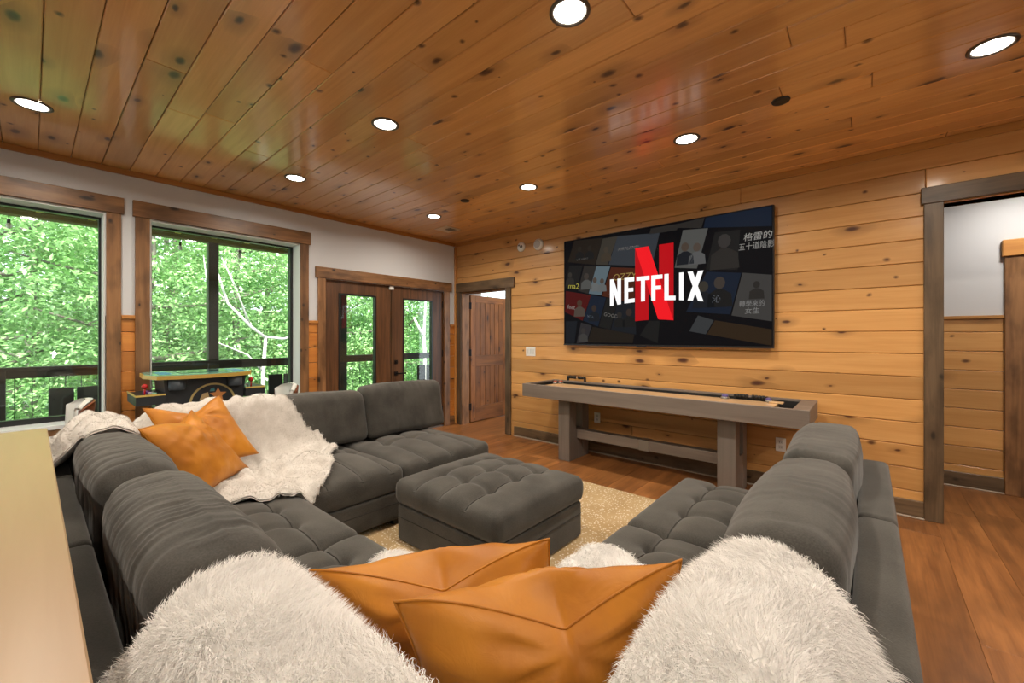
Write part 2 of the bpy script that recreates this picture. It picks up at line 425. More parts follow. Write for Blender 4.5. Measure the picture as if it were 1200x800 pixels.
# right wall (television wall): backing with two openings, then boards
D2 = (.138, 1.032, 1.985)                          # door_2 opening  x0 x1 top
D3 = (5.188, 6.55, 2.277)                          # door_3 opening
mb = MB()
for x0, x1, z0, z1 in ((-.2, D2[0], 0, H), (D2[0], D2[1], D2[2], H), (D2[1], D3[0], 0, H), (D3[0], D3[1], D3[2], H), (D3[1], XR, 0, H)):
    mb.box(x0, x1, .02, .15, z0, z1+.02)
wall_right = structure('wall_right', mb.v, mb.f, M['backing'], 'knotty pine board wall behind the television')
br = random.Random(21)
for i in range(-1, 17):
    z0, z1 = max(.0, ZL+i*ZS), min(H, ZL+(i+1)*ZS)
    zc = (z0+z1)/2
    runs = []
    xs = [(0.0, 7.0)]
    def cut(xs, a, b_):
        out = []
        for p, q in xs:
            if b_ <= p or a >= q: out.append((p, q)); continue
            if a > p: out.append((p, a))
            if b_ < q: out.append((b_, q))
        return out
    if z0 < D2[2]+.01: xs = cut(xs, D2[0]-.02, D2[1]+.02)
    if z0 < D3[2]+.01: xs = cut(xs, D3[0]-.03, D3[1]+.03)
    for a, b_ in xs:
        if b_-a < .05: continue
        for p, q in (split_run(a, b_, (3.7, 4.4, 5.2), br) if b_-a > 1 else [(a, b_)]):
            put('board', board(round(q-p, 3)-.002, .02, round(z1-z0, 4)-.003, .0045, M['pine']), ((p+q)/2, .01-br.uniform(0, .0012), zc), wall_right)

# left wall (window wall): wall with three openings, wainscot boards
W1 = (-5.12, -3.836, .64, 2.35); W2 = (-3.55, -2.285, .64, 2.35); D1 = (-2.006, -.232, 0, 1.998)
WIN4 = (.55, 2.1, .75, 2.4)                     # window of the room beyond door_2
ops = [W1, W2, D1, WIN4]
mb = MB()
def wall_with_openings(mb, xa, xb, y0, y1, z0, z1, ops):
    cuts = sorted(set([y0, y1]+[v for o_ in ops for v in (o_[0], o_[1]) if y0 < v < y1]))
    for a, b_ in zip(cuts[:-1], cuts[1:]):
        ym = (a+b_)/2; hole = [o_ for o_ in ops if o_[0] < ym < o_[1]]
        if not hole: mb.box(xa, xb, a, b_, z0, z1)
        else:
            o_ = hole[0]
            if o_[2] > z0: mb.box(xa, xb, a, b_, z0, min(o_[2], z1))
            if o_[3] < z1: mb.box(xa, xb, a, b_, max(o_[3], z0), z1)
WZ = ZL+9*ZS-.02                                     # top of wainscot boards ~1.516
wall_with_openings(mb, -.2, -.02, YB, 3.6, 0, 1.50, ops)
wall_with_openings(mb, -.2, 0.0, YB, 3.6, 1.50, H+.02, ops)
wall_left = structure('wall_left', mb.v, mb.f, M['drywall'], 'white drywall above an orange pine wainscot, window wall')
wr = random.Random(5)
for i in range(-1, 9):
    z0, z1 = max(0, ZL+i*ZS), min(1.50, ZL+(i+1)*ZS)
    ysp = [(-4.6-2.8, 0.0)]
    for o_ in (W1, W2, D1):
        if z1 > o_[2]+.01: ysp = cut(ysp, o_[0]-.02, o_[1]+.02)
    for a, b_ in ysp:
        put('board', board(.02, round(b_-a, 3)-.002, round(z1-z0, 4)-.003, .0045, M['pine_y']), (-.01, (a+b_)/2, (z0+z1)/2), wall_left)
# wainscot cap
mb = MB()
for a, b_ in ((-3.738, -3.652), (-2.199, -2.094), (-.116, -.02)): mb.box(0, .022, a, b_, 1.478, 1.51, .003)
structure('trim_1', mb.v, mb.f, M['pine_trim_y'], 'pine cap rail on top of the wainscot')
# crown trims, corner trim
mb = MB().box(.0, .025, YB, -.025, H-.045, H, .004); structure('trim_2', mb.v, mb.f, M['pine_trim_y'], 'pine crown strip above the windows')
mb = MB().box(.0, XR, -.022, .0, H-.055, H, .004); structure('trim_3', mb.v, mb.f, M['pine_trim_x'], 'pine crown strip above the television wall')
mb = MB().box(.0, .03, -.03, .0, .0, H-.06, .004); structure('trim_4', mb.v, mb.f, M['pine_trim_z'], 'pine strip standing in the room corner')
# baseboards
mb = MB().box(1.185, 5.093, -.018, 0, .012, .128, .004)
bbr = structure('baseboard_right', mb.v, mb.f, M['grey_x'], 'grey brown baseboard under the television wall')
mb = MB().box(1.185, 5.093, -.03, 0, 0, .012, .003); part('shoe_strip', mb, plain('pale_shoe', (.4, .33, .26), .5), bbr)
mb = MB().box(0, .018, -.116, -.03, 0, .128, .004).box(0, .018, -2.199, -2.094, 0, .128, .004).box(0, .018, YB, -2.3, 0, .128, .004)
structure('baseboard_left', mb.v, mb.f, M['stain_y'], 'dark stained baseboard under the windows')
# rear walls closing the room
mb = MB().box(-.2, XR, YB-.1, YB, 0, H+.02); structure('wall_rear', mb.v, mb.f, M['drywall'], 'white wall behind the sofa')
mb = MB().box(XR, XR+.1, YB, 3.6, 0, H+.02); structure('wall_front', mb.v, mb.f, M['drywall'], 'white wall on the far right side')

# ---- windows of the left wall
def window(name, o_, label, t=.036, hdr=None):
    y0, y1, z0, z1 = o_
    w = structure_empty(name, (-.1, (y0+y1)/2, z0), label)
    xo, xi = -.235, -.175
    mb = MB().box(xo, xi, y0, y0+t, z0, z1).box(xo, xi, y1-t, y1, z0, z1).box(xo, xi, y0+t, y1-t, z0, z0+.045).box(xo, xi, y0+t, y1-t, z1-.026, z1)
    fo = part('window_frame', mb, M['black_frame'], w)
    mb = MB().box(-.212, -.206, y0+t-.005, y1-t+.005, z0+t-.005, z1-t-.005)
    part('pane', mb, M['glass'], fo)
    j = .008
    mb = MB().box(xi, 0, y0, y0+j, z0, z1).box(xi, 0, y1-j, y1, z0, z1).box(xi, 0, y0+j, y1-j, z1-j, z1)
    part('jamb', mb, M['jamb'], w)
    mb = MB().box(xi, .03, y0-.02, y1+.02, z0-.03, z0+.004, .003)
    part('sill', mb, plain('white_sill', (.72, .75, .78), .35), w)
    if hdr:
        a, b_ = hdr
        part('header', MB().box(0, .03, a, b_, z1+.008, 2.495, .003), M['stain_y'], w)
        part('casing', MB().box(0, .022, b_-.02-.088, b_-.018, .13, z1+.008, .003), M['stain_z'], w)
        part('casing', MB().box(0, .022, a+.016, a+.112, .13, z1+.008, .003), M['stain_z'], w)
        part('apron', MB().box(0, .02, y0-.002, y1+.002, z0-.14, z0-.03, .003), M['stain_y'], w)
    return w
window('window_1', W1, 'wide black framed window with brown casing at the left edge', t=.024, hdr=(-5.26, -3.722))
window('window_2', W2, 'black framed window with brown casing behind the arcade table', hdr=(-3.668, -2.18))
w4 = window('window_3', WIN4, 'bright window of the room beyond the rustic door')

# ---- door_1: pair of glazed doors
d1 = structure_empty('door_1', (0, (D1[0]+D1[1])/2, 0), 'pair of dark stained glazed doors under a brown header')
part('header', MB().box(0, .032, -2.123, -.099, 2.003, 2.13, .003), M['stain_y'], d1)
part('casing', MB().box(0, .024, -2.094, -2.006, 0, 2.003, .003), M['stain_z'], d1)
part('casing', MB().box(0, .024, -.232, -.132, 0, 2.003, .003), M['stain_z'], d1)
mb = MB().box(-.2, 0, D1[0], D1[0]+.01, 0, 1.995).box(-.2, 0, D1[1]-.01, D1[1], 0, 1.995).box(-.2, 0, D1[0]+.01, D1[1]-.01, 1.985, 1.998)
part('jamb', mb, M['dark_z'], d1)
part('threshold', MB().box(-.2, .0, D1[0], D1[1], 0, .02), M['bronze'], d1)
for a, b_, p0, p1 in ((D1[0]+.012, -1.122, -1.835, -1.335), (-1.112, D1[1]-.012, -.93, -.425)):
    xo, xi = -.065, -.02
    lf = part('door_leaf', MB().box(xo, xi, a, p0, .022, 1.983, .002).box(xo, xi, p1, b_, .022, 1.983, .002), M['dark_z'], d1)
    part('rail', MB().box(xo, xi, p0, p1, .022, .26, .002).box(xo, xi, p0, p1, 1.85, 1.983, .002), M['dark_z'], lf)
    t = .018
    mb = MB().box(xo-.005, xi+.006, p0, p0+t, .26, 1.85).box(xo-.005, xi+.006, p1-t, p1, .26, 1.85).box(xo-.005, xi+.006, p0+t, p1-t, .26, .26+t).box(xo-.005, xi+.006, p0+t, p1-t, 1.85-t, 1.85)
    part('glazing_bead', mb, M['black_frame'], lf)
    part('pane', MB().box(-.046, -.040, p0+t-.004, p1-t+.004, .26+t-.004, 1.85-t+.004), M['glass'], lf)
lk = part('deadbolt', MB().box(-.02, -.004, -1.068, -1.018, .962, 1.012, .004).box(-.004, .012, -1.05, -1.036, .972, 1.0, .003), M['black_metal'], d1)
hd = part('lever_handle', MB().box(-.02, -.008, -1.070, -1.014, .806, .862, .004).tube([(-.008, -1.042, .834), (.035, -1.042, .834)], .010).box(.025, .043, -1.042, -.915, .824, .844, .004), M['black_metal'], d1)
for hy in (D1[1]-.012,):
    for hz in (.25, 1.08, 1.80):
        part('hinge', MB().tube([(-.012, hy, hz-.05), (-.012, hy, hz+.05)], .009), M['black_metal'], d1)
part('door_sensor', MB().box(-.02, .002, -1.15, -1.085, 1.945, 2.0, .006), M['white_plastic'], d1, label='small white contact sensor')

# ---- door_2: rustic plank door swung into the next room
d2 = structure_empty('door_2', ((D2[0]+D2[1])/2, 0, 0), 'open rustic plank door in a grey brown casing at the corner')
part('header', MB().box(.038, 1.19, -.03, 0, 1.99, 2.126, .003), M['grey_x'], d2)
part('casing', MB().box(.05, D2[0], -.022, 0, 0, 1.99, .003), M['grey_z'], d2)
part('casing', MB().box(D2[1]+.0, 1.13, -.022, 0, 0, 1.99, .003), M['grey_z'], d2)
part('jamb', MB().box(D2[0]-.004, D2[0]+.012, 0, .15, 0, 1.985), M['stain_z'], d2)
part('jamb', MB().box(D2[1]-.012, D2[1]+.004, 0, .15, 0, 1.985), M['stain_z'], d2)
part('jamb', MB().box(D2[0]+.012, D2[1]-.012, 0, .15, 1.973, 1.988), M['stain_z'], d2)
LX0, LX1, LY0, LY1 = .118, .155, .175, 1.03         # leaf thickness in x, width in y
leaf = part('door_leaf', MB().box(LX0, LX1-.012, LY0, LY1, .012, 1.965), M['alder_z'], d2)
st = .105
part('stile', MB().box(LX1-.012, LX1, LY0, LY0+st, .012, 1.965, .002), M['alder_z'], leaf)
part('stile', MB().box(LX1-.012, LX1, LY1-st, LY1, .012, 1.965, .002), M['alder_z'], leaf)
for z0, z1 in ((.012, .24), (.86, 1.03), (1.86, 1.965)):
    part('rail', MB().box(LX1-.012, LX1, LY0+st, LY1-st, z0, z1, .002), M['alder_y'], leaf)
npk = 6; pw = (LY1-LY0-2*st)/npk
for z0, z1 in ((.24, .86), (1.03, 1.86)):
    for i in range(npk):
        part('plank', MB().box(LX1-.0135, LX1-.004, LY0+st+i*pw+.002, LY0+st+(i+1)*pw-.002, z0, z1, .003), M['alder_z'], leaf)
for hz in (.25, 1.08, 1.80):
    part('hinge', MB().box(LX1-.005, LX1+.004, LY0-.03, LY0+.012, hz-.05, hz+.05).tube([(LX1+.004, LY0-.01, hz-.052), (LX1+.004, LY0-.01, hz+.052)], .008), M['black_metal'], d2)
part('knob', MB().tube([(LX1, LY1-.06, .95), (LX1+.045, LY1-.06, .95)], .011).sphere((LX1+.055, LY1-.06, .95), .028), M['black_metal'], leaf, smooth=True)

# ---- door_3: cased opening on the right
d3 = structure_empty('door_3', ((D3[0]+D3[1])/2, 0, 0), 'wide cased opening with grey brown trim to the hall')
part('header', MB().box(5.075, 6.66, -.034, 0, 2.285, 2.402, .003), M['grey_x'], d3)
part('casing', MB().box(5.09, 5.19, -.024, 0, 0, 2.285, .003), M['grey_z'], d3)
part('casing', MB().box(6.548, 6.648, -.024, 0, 0, 2.285, .003), M['grey_z'], d3)
part('jamb', MB().box(5.172, 5.188, 0, .15, 0, 2.277), M['pine_trim_z'], d3)
part('jamb', MB().box(6.55, 6.566, 0, .15, 0, 2.277), M['pine_trim_z'], d3)
part('jamb', MB().box(5.188, 6.55, 0, .15, 2.277, 2.293), M['pine_trim_x'], d3)

# ---- hall beyond door_3
mb = MB().box(3.2, XR, 1.15, 1.25, 0, 1.49).box(3.2, XR, 1.13, 1.25, 1.49, H)
wb = structure('wall_back', mb.v, mb.f, M['drywall'], 'hall wall with white drywall over pine boards')
for i in range(-1, 9):
    z0, z1 = max(0, ZL+i*ZS), min(1.49, ZL+(i+1)*ZS)
    put('board', board(2.45, .02, round(z1-z0, 4)-.003, .0045, M['pine']), (4.43, 1.14, (z0+z1)/2), wb)
mb = MB().box(3.2, 5.655, 1.108, 1.13, 1.482, 1.51, .003); structure('trim_5', mb.v, mb.f, M['pine_trim_x'], 'pine cap rail on the hall wainscot')
mb = MB().box(3.2, 5.655, 1.112, 1.13, 0, .132, .004); bb2 = structure('baseboard_back', mb.v, mb.f, M['grey_x'], 'dark brown baseboard of the hall')
part('shoe_strip', MB().box(3.2, 5.655, 1.1, 1.13, 0, .012, .003), plain('pale_shoe_hall', (.4, .33, .26), .5), bb2)
d4 = structure_empty('door_4', (6.2, 1.13, 0), 'dark plank door in rough brown casing down the hall')
part('header', MB().box(5.64, 6.9, 1.085, 1.13, 2.0, 2.14, .006), M['pine_trim_x'], d4)
part('casing', MB().box(5.655, 5.765, 1.1, 1.13, 0, 2.0, .004), M['stain_z'], d4)
part('casing', MB().box(6.66, 6.77, 1.1, 1.13, 0, 2.0, .004), M['stain_z'], d4)
for i in range(6): part('plank', MB().box(5.768+i*.1487, 5.768+(i+1)*.1487-.003, 1.105, 1.13, .01, 1.99, .004), M['dark_z'], d4)
part('latch', MB().box(5.79, 5.81, 1.085, 1.105, 1.8, 1.86, .003).box(5.79, 5.81, 1.085, 1.105, .9, 1.0, .003), M['black_metal'], d4)
mb = MB().box(3.1, 3.2, .15, 1.25, 0, H); structure('wall_hall', mb.v, mb.f, M['drywall'])
# ---- room beyond door_2
mb = MB().box(-.2, 3.2, 3.2, 3.3, 0, H); structure('wall_beyond', mb.v, mb.f, M['drywall'])

# ================================================================ CEILING LIGHTS
lights = [(.92, -1.15), (2.35, -1.17), (3.80, -1.18), (5.24, -1.19), (.92, -2.70), (2.35, -2.70), (3.80, -2.71), (.925, -4.23),
          (2.35, -4.25), (5.24, -2.71), (6.6, -1.2), (6.6, -2.7), (6.6, -4.25), (.92, -5.8), (2.35, -5.8), (3.8, -5.8), (5.24, -5.8)]  # this row: out of view, added along the grid to fill the room with light
where = {0: 'recessed ceiling light nearest the far room corner, by the vent', 1: 'recessed ceiling light in the far row above the left of the television',
         2: 'recessed ceiling light in the far row above the right of the television', 3: 'recessed ceiling light at the upper right edge, by the cased opening',
         4: 'recessed ceiling light above the middle window', 5: 'recessed ceiling light in the middle row left of centre, above the sofa',
         6: 'recessed ceiling light at the top centre, largest in view', 7: 'recessed ceiling light at the far left above the first window'}
UNSEEN_FILL = {8: 'added unseen fill light in the ceiling over the middle of the console table', 9: 'added unseen fill light in the ceiling above the back of the right hand sofa sections',
        10: 'added unseen fill light in the ceiling on the right side of the room, before the cased opening', 11: 'added unseen fill light in the ceiling on the right side above bare floor',
        12: 'added unseen fill light in the ceiling rear right, beyond the near sofa corner', 13: 'added unseen fill light of the rear row nearest the window wall', 14: 'added unseen fill light of the rear row, second from the window wall',
        15: 'added unseen fill light of the rear row, third from the window wall', 16: 'added unseen fill light of the rear row, farthest from the window wall'}
for i, (x, y) in enumerate(lights):
    t = thing('ceiling_light', where.get(i, UNSEEN_FILL.get(i)), 'ceiling light', (x, y, H), 'recessed ceiling lights')
    part('trim_ring', MB().lathe([(.071, 0), (.068, -.004), (.079, -.008), (.089, -.004), (.089, 0)], (x, y, H-.0005)), M['bronze'], t, True)
    part('lens', MB().lathe([(.064, -.0035), (.069, 0), (.069, .001)], (x, y, H-.001)), M['lens'], t)
    ld = bpy.data.lights.new('lamp', 'AREA'); ld.shape = 'DISK'; ld.size = .12; ld.energy = LAMP_W; ld.color = LAMP_COL; ld.spread = math.radians(165)
    lo = bpy.data.objects.new('lamp', ld); COL.objects.link(lo); lo.location = (x, y, H-.012); adopt(lo, t)
# hall light fitting and its lamp
t = thing('hall_ceiling_light', 'round ceiling light at the right edge of the hall opening', 'ceiling light', (5.78, .62, H))
part('dome', MB().lathe([(.03, -.15), (.11, -.13), (.15, -.09), (.16, -.04), (.16, -.03)], (5.78, .62, H), n=32), M['lens'] if False else plain('frosted_dome', (.85, .8, .7), .4, emit=(1, .88, .7), es=1.5), t, True)
part('rim', MB().lathe([(.165, -.04), (.17, -.03), (.17, 0)], (5.78, .62, H), n=32), M['bronze'], t)
ld = bpy.data.lights.new('lamp', 'AREA'); ld.shape = 'DISK'; ld.size = .2; ld.energy = 11; ld.color = (1, .93, .84)
lo = bpy.data.objects.new('lamp', ld); COL.objects.link(lo); lo.location = (5.78, .62, H-.17); adopt(lo, t)
t = thing('ceiling_light', 'recessed ceiling light of the room beyond the rustic door', 'ceiling light', (1.1, 1.5, H), 'recessed ceiling lights')
part('trim_ring', MB().lathe([(.071, 0), (.068, -.004), (.079, -.008), (.089, -.004), (.089, 0)], (1.1, 1.5, H-.0005)), M['bronze'], t, True)
part('lens', MB().lathe([(.064, -.0035), (.069, 0), (.069, .001)], (1.1, 1.5, H-.001)), M['lens'], t)
ld = bpy.data.lights.new('lamp', 'AREA'); ld.shape = 'DISK'; ld.size = .12; ld.energy = 40; ld.color = LAMP_COL
lo = bpy.data.objects.new('lamp', ld); COL.objects.link(lo); lo.location = (1.1, 1.5, H-.012); adopt(lo, t)
# vent, black caps
t = thing('ceiling_vent', 'small pale vent register in the ceiling near the far corner', 'vent', (.59, -.66, H))
part('frame', MB().box(.47, .715, -.785, -.545, H-.008, H, .003), plain('vent_cream', (.62, .52, .38), .5), t)
for i in range(6): part('slat', MB().box(.575+i*.019, .585+i*.019, -.70, -.58, H-.0105, H-.0075), M['bronze'], t)
for i, (x, y, lb) in enumerate(((4.387, -1.309, 'black round cover in the ceiling above the television'), (1.608, -1.293, 'small black round cover in the ceiling near the far corner'))):
    o = MB().lathe([(.03, -.010), (.046, -.007), (.049, 0)], (x, y, H)).obj('round_cover', M['black'], loc=(x, y, H))
    tag(o, lb, 'cover', 'black round ceiling covers')

# ================================================================ TELEVISION AND WALL FITTINGS
TX0, TX1, TZ0, TZ1, TY = 2.02, 4.17, 1.23, 2.466, -.075
tv = thing('television', 'huge flat television on the pine wall with a red and white title screen', 'television', (3.095, 0, TZ0))
part('case', MB().box(TX0, TX1, -.072, -.03, TZ0, TZ1, .006), M['black'], tv)
part('wall_bracket', MB().box(2.8, 3.4, -.03, 0, 1.5, 2.2), M['black_metal'], tv)
scr = part('screen', MB().box(TX0+.008, TX1-.008, TY, -.071, TZ0+.014, TZ1-.008), M['screen'], tv)
part('bezel_strip', MB().box(TX0, TX1, -.076, -.03, TZ0-.004, TZ0+.008).box(2.93, 3.03, -.074, -.05, TZ0-.012, TZ0), plain('tv_edge', (.03, .03, .032), .3, .5), tv)
def flat(name, poly, y, col, parent, es=1.0, th=.0006):
    key = 'glow_%02d%02d%02d_%s' % (col[0]*99, col[1]*99, col[2]*99, es)
    m = bpy.data.materials.get(key) or plain(key, (.003, .003, .003), .5, emit=col, es=es, spec=.04)
    a = sum(poly[i][0]*poly[(i+1) % len(poly)][1]-poly[(i+1) % len(poly)][0]*poly[i][1] for i in range(len(poly)))
    if a < 0: poly = poly[::-1]
    return part(name, MB().prism(poly, y-th, y, 'Y'), m, parent)
P = [([(2.08, 2.21), (2.17, 2.452), (2.54, 2.43), (2.44, 2.14)], (.030, .022, .016)), ([(2.45, 2.14), (2.54, 2.42), (2.72, 2.42), (2.60, 2.12)], (.075, .065, .05)),
     ([(2.61, 2.12), (2.72, 2.42), (3.18, 2.38), (3.10, 2.05)], (.06, .07, .085)), ([(3.33, 2.01), (3.41, 2.37), (3.64, 2.35), (3.54, 1.98)], (.15, .15, .14)),
     ([(2.04, 1.91), (2.10, 2.17), (2.28, 2.15), (2.20, 1.87)], (.02, .02, .02)), ([(2.22, 1.86), (2.30, 2.14), (2.46, 2.12), (2.35, 1.82)], (.045, .04, .036)),
     ([(2.36, 1.82), (2.46, 2.12), (2.63, 2.10), (2.52, 1.79)], (.19, .26, .30)), ([(2.53, 1.78), (2.64, 2.09), (2.92, 2.05), (2.91, 1.68)], (.12, .028, .012)),
     ([(2.04, 1.62), (2.05, 1.87), (2.39, 1.80), (2.28, 1.51)], (.13, .010, .010)), ([(2.29, 1.51), (2.39, 1.80), (2.58, 1.76), (2.48, 1.44)], (.014, .025, .05)),
     ([(2.49, 1.44), (2.59, 1.76), (2.72, 1.72), (2.63, 1.40)], (.022, .02, .018)), ([(2.64, 1.40), (2.72, 1.71), (2.92, 1.67), (2.93, 1.35)], (.018, .022, .03)),
     ([(2.05, 1.25), (2.05, 1.51), (2.21, 1.51), (2.17, 1.25)], (.012, .018, .03)), ([(2.20, 1.25), (2.26, 1.49), (2.40, 1.45), (2.33, 1.26)], (.05, .045, .05)),
     ([(2.34, 1.26), (2.41, 1.44), (2.91, 1.35), (2.89, 1.26)], (.035, .010, .010)), ([(2.97, 1.34), (3.07, 1.49), (3.18, 1.49), (3.16, 1.26)], (.02, .014, .012)),
     ([(3.07, 2.38), (3.09, 2.44), (3.38, 2.44), (3.35, 2.38)], (.03, .03, .03)), ([(3.60, 2.36), (3.62, 2.452), (4.155, 2.452), (4.155, 2.28)], (.012, .028, .05)),
     ([(3.36, 2.40), (3.38, 2.44), (3.61, 2.455), (3.58, 2.36)], (.04, .036, .028)), ([(3.62, 1.96), (3.70, 2.30), (3.91, 2.29), (3.89, 1.93)], (.010, .010, .010)),
     ([(3.84, 1.52), (3.93, 1.90), (4.155, 1.86), (4.155, 1.46)], (.09, .085, .08)), ([(3.44, 1.57), (3.63, 1.94), (3.92, 1.90), (3.83, 1.53)], (.018, .035, .055)),
     ([(3.47, 1.38), (3.55, 1.53), (3.69, 1.48), (3.62, 1.35)], (.07, .075, .08)), ([(3.63, 1.35), (3.70, 1.48), (4.155, 1.39), (4.155, 1.25)], (.055, .032, .016))]
posters = []
for poly, c in P:
    posters.append(flat('poster_tile', poly, TY, tuple(.42*q for q in c), scr))
def figure(i, cx, cz, h, skin, cloth):
    hd = [(cx+.17*h*math.cos(a), cz+.78*h+.2*h*math.sin(a)) for a in [2*PI*k/10 for k in range(10)]]
    flat('picture', [(cx-.38*h, cz), (cx-.34*h, cz+.42*h), (cx-.1*h, cz+.58*h), (cx+.1*h, cz+.58*h), (cx+.34*h, cz+.42*h), (cx+.38*h, cz)], TY-.0006, tuple(.32*q for q in cloth), scr)
    flat('picture', hd, TY-.0009, tuple(.32*q for q in skin), scr)
for a in ((3, 3.43, 2.03, .22, (.17, .12, .09), (.03, .03, .035)), (3, 3.54, 2.02, .21, (.19, .14, .11), (.24, .24, .24)),
          (6, 2.44, 1.84, .16, (.2, .15, .11), (.32, .34, .34)), (6, 2.53, 1.83, .15, (.2, .15, .11), (.3, .32, .32)),
          (19, 3.78, 1.95, .33, (.09, .08, .075), (.05, .048, .045)), (21, 3.60, 1.60, .26, (.10, .085, .075), (.02, .025, .035)), (21, 3.74, 1.60, .29, (.12, .095, .08), (.012, .016, .022)),
          (8, 2.24, 1.56, .2, (.16, .09, .06), (.19, .15, .12)), (5, 2.33, 1.87, .19, (.12, .1, .08), (.2, .19, .18)), (9, 2.43, 1.50, .19, (.09, .06, .05), (.02, .03, .05)),
          (11, 2.74, 1.43, .17, (.06, .05, .045), (.01, .012, .02)), (11, 2.85, 1.43, .2, (.075, .06, .05), (.012, .014, .02)), (0, 2.24, 2.22, .16, (.05, .04, .03), (.015, .013, .012)),
          (0, 2.37, 2.21, .16, (.05, .04, .03), (.018, .015, .012)), (1, 2.58, 2.16, .17, (.13, .10, .07), (.12, .09, .06)), (20, 4.04, 1.66, .16, (.05, .045, .04), (.045, .04, .04)),
          (2, 3.02, 2.08, .12, (.03, .03, .035), (.02, .022, .03)), (4, 2.11, 1.93, .16, (.08, .07, .06), (.035, .035, .035)), (13, 2.29, 1.27, .16, (.09, .08, .075), (.11, .1, .1))):
    figure(*a)
# red emblem, three strokes
RED, RED2, RED3 = (.68, .005, .010), (.42, .003, .007), (.80, .008, .014)
ny = TY-.0016
flat('emblem_stroke', [(2.92, 2.26), (3.065, 2.26), (3.065, 1.50), (3.0, 1.497), (2.92, 1.49)], ny, RED2, scr)
flat('emblem_stroke', [(3.175, 2.26), (3.32, 2.26), (3.32, 1.49), (3.24, 1.497), (3.175, 1.50)], ny, RED2, scr)
flat('emblem_stroke', [(2.92, 2.26), (3.065, 2.26), (3.32, 1.49), (3.24, 1.498), (3.165, 1.505)], ny-.0008, RED3, scr)
# white title lettering, flat top and arched foot
def zb(x): return 1.697-.035*((x-3.115)/.485)**2*1.0-.0
ZT = 1.955; ly = ny-.002
def letter(polys):
    mb = MB()
    for poly in polys:
        a = sum(poly[i][0]*poly[(i+1) % len(poly)][1]-poly[(i+1) % len(poly)][0]*poly[i][1] for i in range(len(poly)))
        if a < 0: poly = poly[::-1]
        mb.prism(poly, ly-.0006, ly, 'Y')
    m = bpy.data.materials.get('title_white') or plain('title_white', (.02, .02, .02), .2, emit=(1, 1, 1), es=.95)
    return part('letter', mb, m, scr)
def bar(a, b_): return [(a, ZT), (b_, ZT), (b_, zb(b_)), (a, zb(a))]
s = .042
letter([bar(2.63, 2.63+s), bar(2.76-s, 2.76), [(2.63, ZT), (2.63+s, ZT), (2.76, zb(2.76)), (2.76-s, zb(2.72))]])
letter([bar(2.80, 2.80+s), [(2.80, ZT), (2.91, ZT), (2.91, ZT-.042), (2.80, ZT-.042)], [(2.80, 1.845), (2.90, 1.845), (2.90, 1.805), (2.80, 1.805)], [(2.80, zb(2.8)), (2.915, zb(2.915)), (2.915, zb(2.915)+.042), (2.80, zb(2.8)+.042)]])
letter([bar(2.985, 3.027), [(2.935, ZT), (3.075, ZT), (3.075, ZT-.042), (2.935, ZT-.042)]])
letter([bar(3.095, 3.095+s), [(3.095, ZT), (3.21, ZT), (3.21, ZT-.042), (3.095, ZT-.042)], [(3.095, 1.845), (3.195, 1.845), (3.195, 1.805), (3.095, 1.805)]])
letter([bar(3.23, 3.23+s), [(3.23, zb(3.23)), (3.34, zb(3.34)), (3.34, zb(3.34)+.042), (3.23, zb(3.23)+.042)]])
letter([bar(3.375, 3.375+s)])
letter([[(3.455, ZT), (3.455+s+.006, ZT), (3.60, zb(3.6)), (3.60-s-.006, zb(3.56))], [(3.60, ZT), (3.60-s-.006, ZT), (3.455, zb(3.455)), (3.455+s+.006, zb(3.5))]])
def text(body, x, z, size, col, es=.6, y=TY-.0012, shear=0, sx=1, rot=0):
    cu = bpy.data.curves.new('lettering', 'FONT'); cu.body = body; cu.size = size; cu.shear = shear; cu.resolution_u = 2
    cu.fill_mode = 'FRONT'
    o = bpy.data.objects.new('lettering', cu); COL.objects.link(o)
    dg = bpy.context.evaluated_depsgraph_get(); me = bpy.data.meshes.new_from_object(o.evaluated_get(dg))
    bpy.data.objects.remove(o, do_unlink=True)
    v = np.array([w.co[:] for w in me.vertices]) if len(me.vertices) else np.zeros((0, 3))
    if not len(v): return None
    c_, s_ = math.cos(rot), math.sin(rot)
    X = v[:, 0]*sx; Z = v[:, 1]
    vv = np.stack([x+X*c_-Z*s_, np.full(len(v), y), z+X*s_+Z*c_], 1)
    f = [list(p.vertices) for p in me.polygons]
    mm = bpy.data.materials.get('text_%02d%02d%02d' % tuple(int(q*99) for q in col)) or plain('text_%02d%02d%02d' % tuple(int(q*99) for q in col), (.02,)*3, .3, emit=col, es=es)
    return link('lettering', vv, f, mm, scr)
text('格雷的', 3.935, 2.185, .075, (.30, .30, .29), shear=.1)
text('五十道陰影', 3.895, 2.105, .07, (.27, .27, .26), shear=.1, sx=.8)
text('轉學來的', 3.90, 1.60, .06, (.22, .22, .22), shear=.1, sx=.85)
text('女生', 3.945, 1.535, .06, (.22, .22, .22), shear=.1)
text('沁', 3.67, 1.65, .08, (.16, .17, .19), shear=.1)
text('LIVE AWAY', 2.20, 2.215, .03, (.12, .11, .10))
text('AIRPLANE!', 2.72, 2.255, .05, (.03, .035, .045), shear=.15, sx=1.0)
text('OZZY', 2.66, 1.94, .10, (.34, .22, .03), shear=.1)
text('ma2', 2.08, 1.90, .09, (.45, .40, .02), rot=-.12)
text('feet', 2.07, 1.66, .07, (.26, .20, .18), rot=-.15)
text('VITA', 2.34, 1.55, .04, (.11, .13, .17), rot=-.2)
text('GOOD', 2.55, 1.56, .055, (.13, .12, .11), rot=-.2)
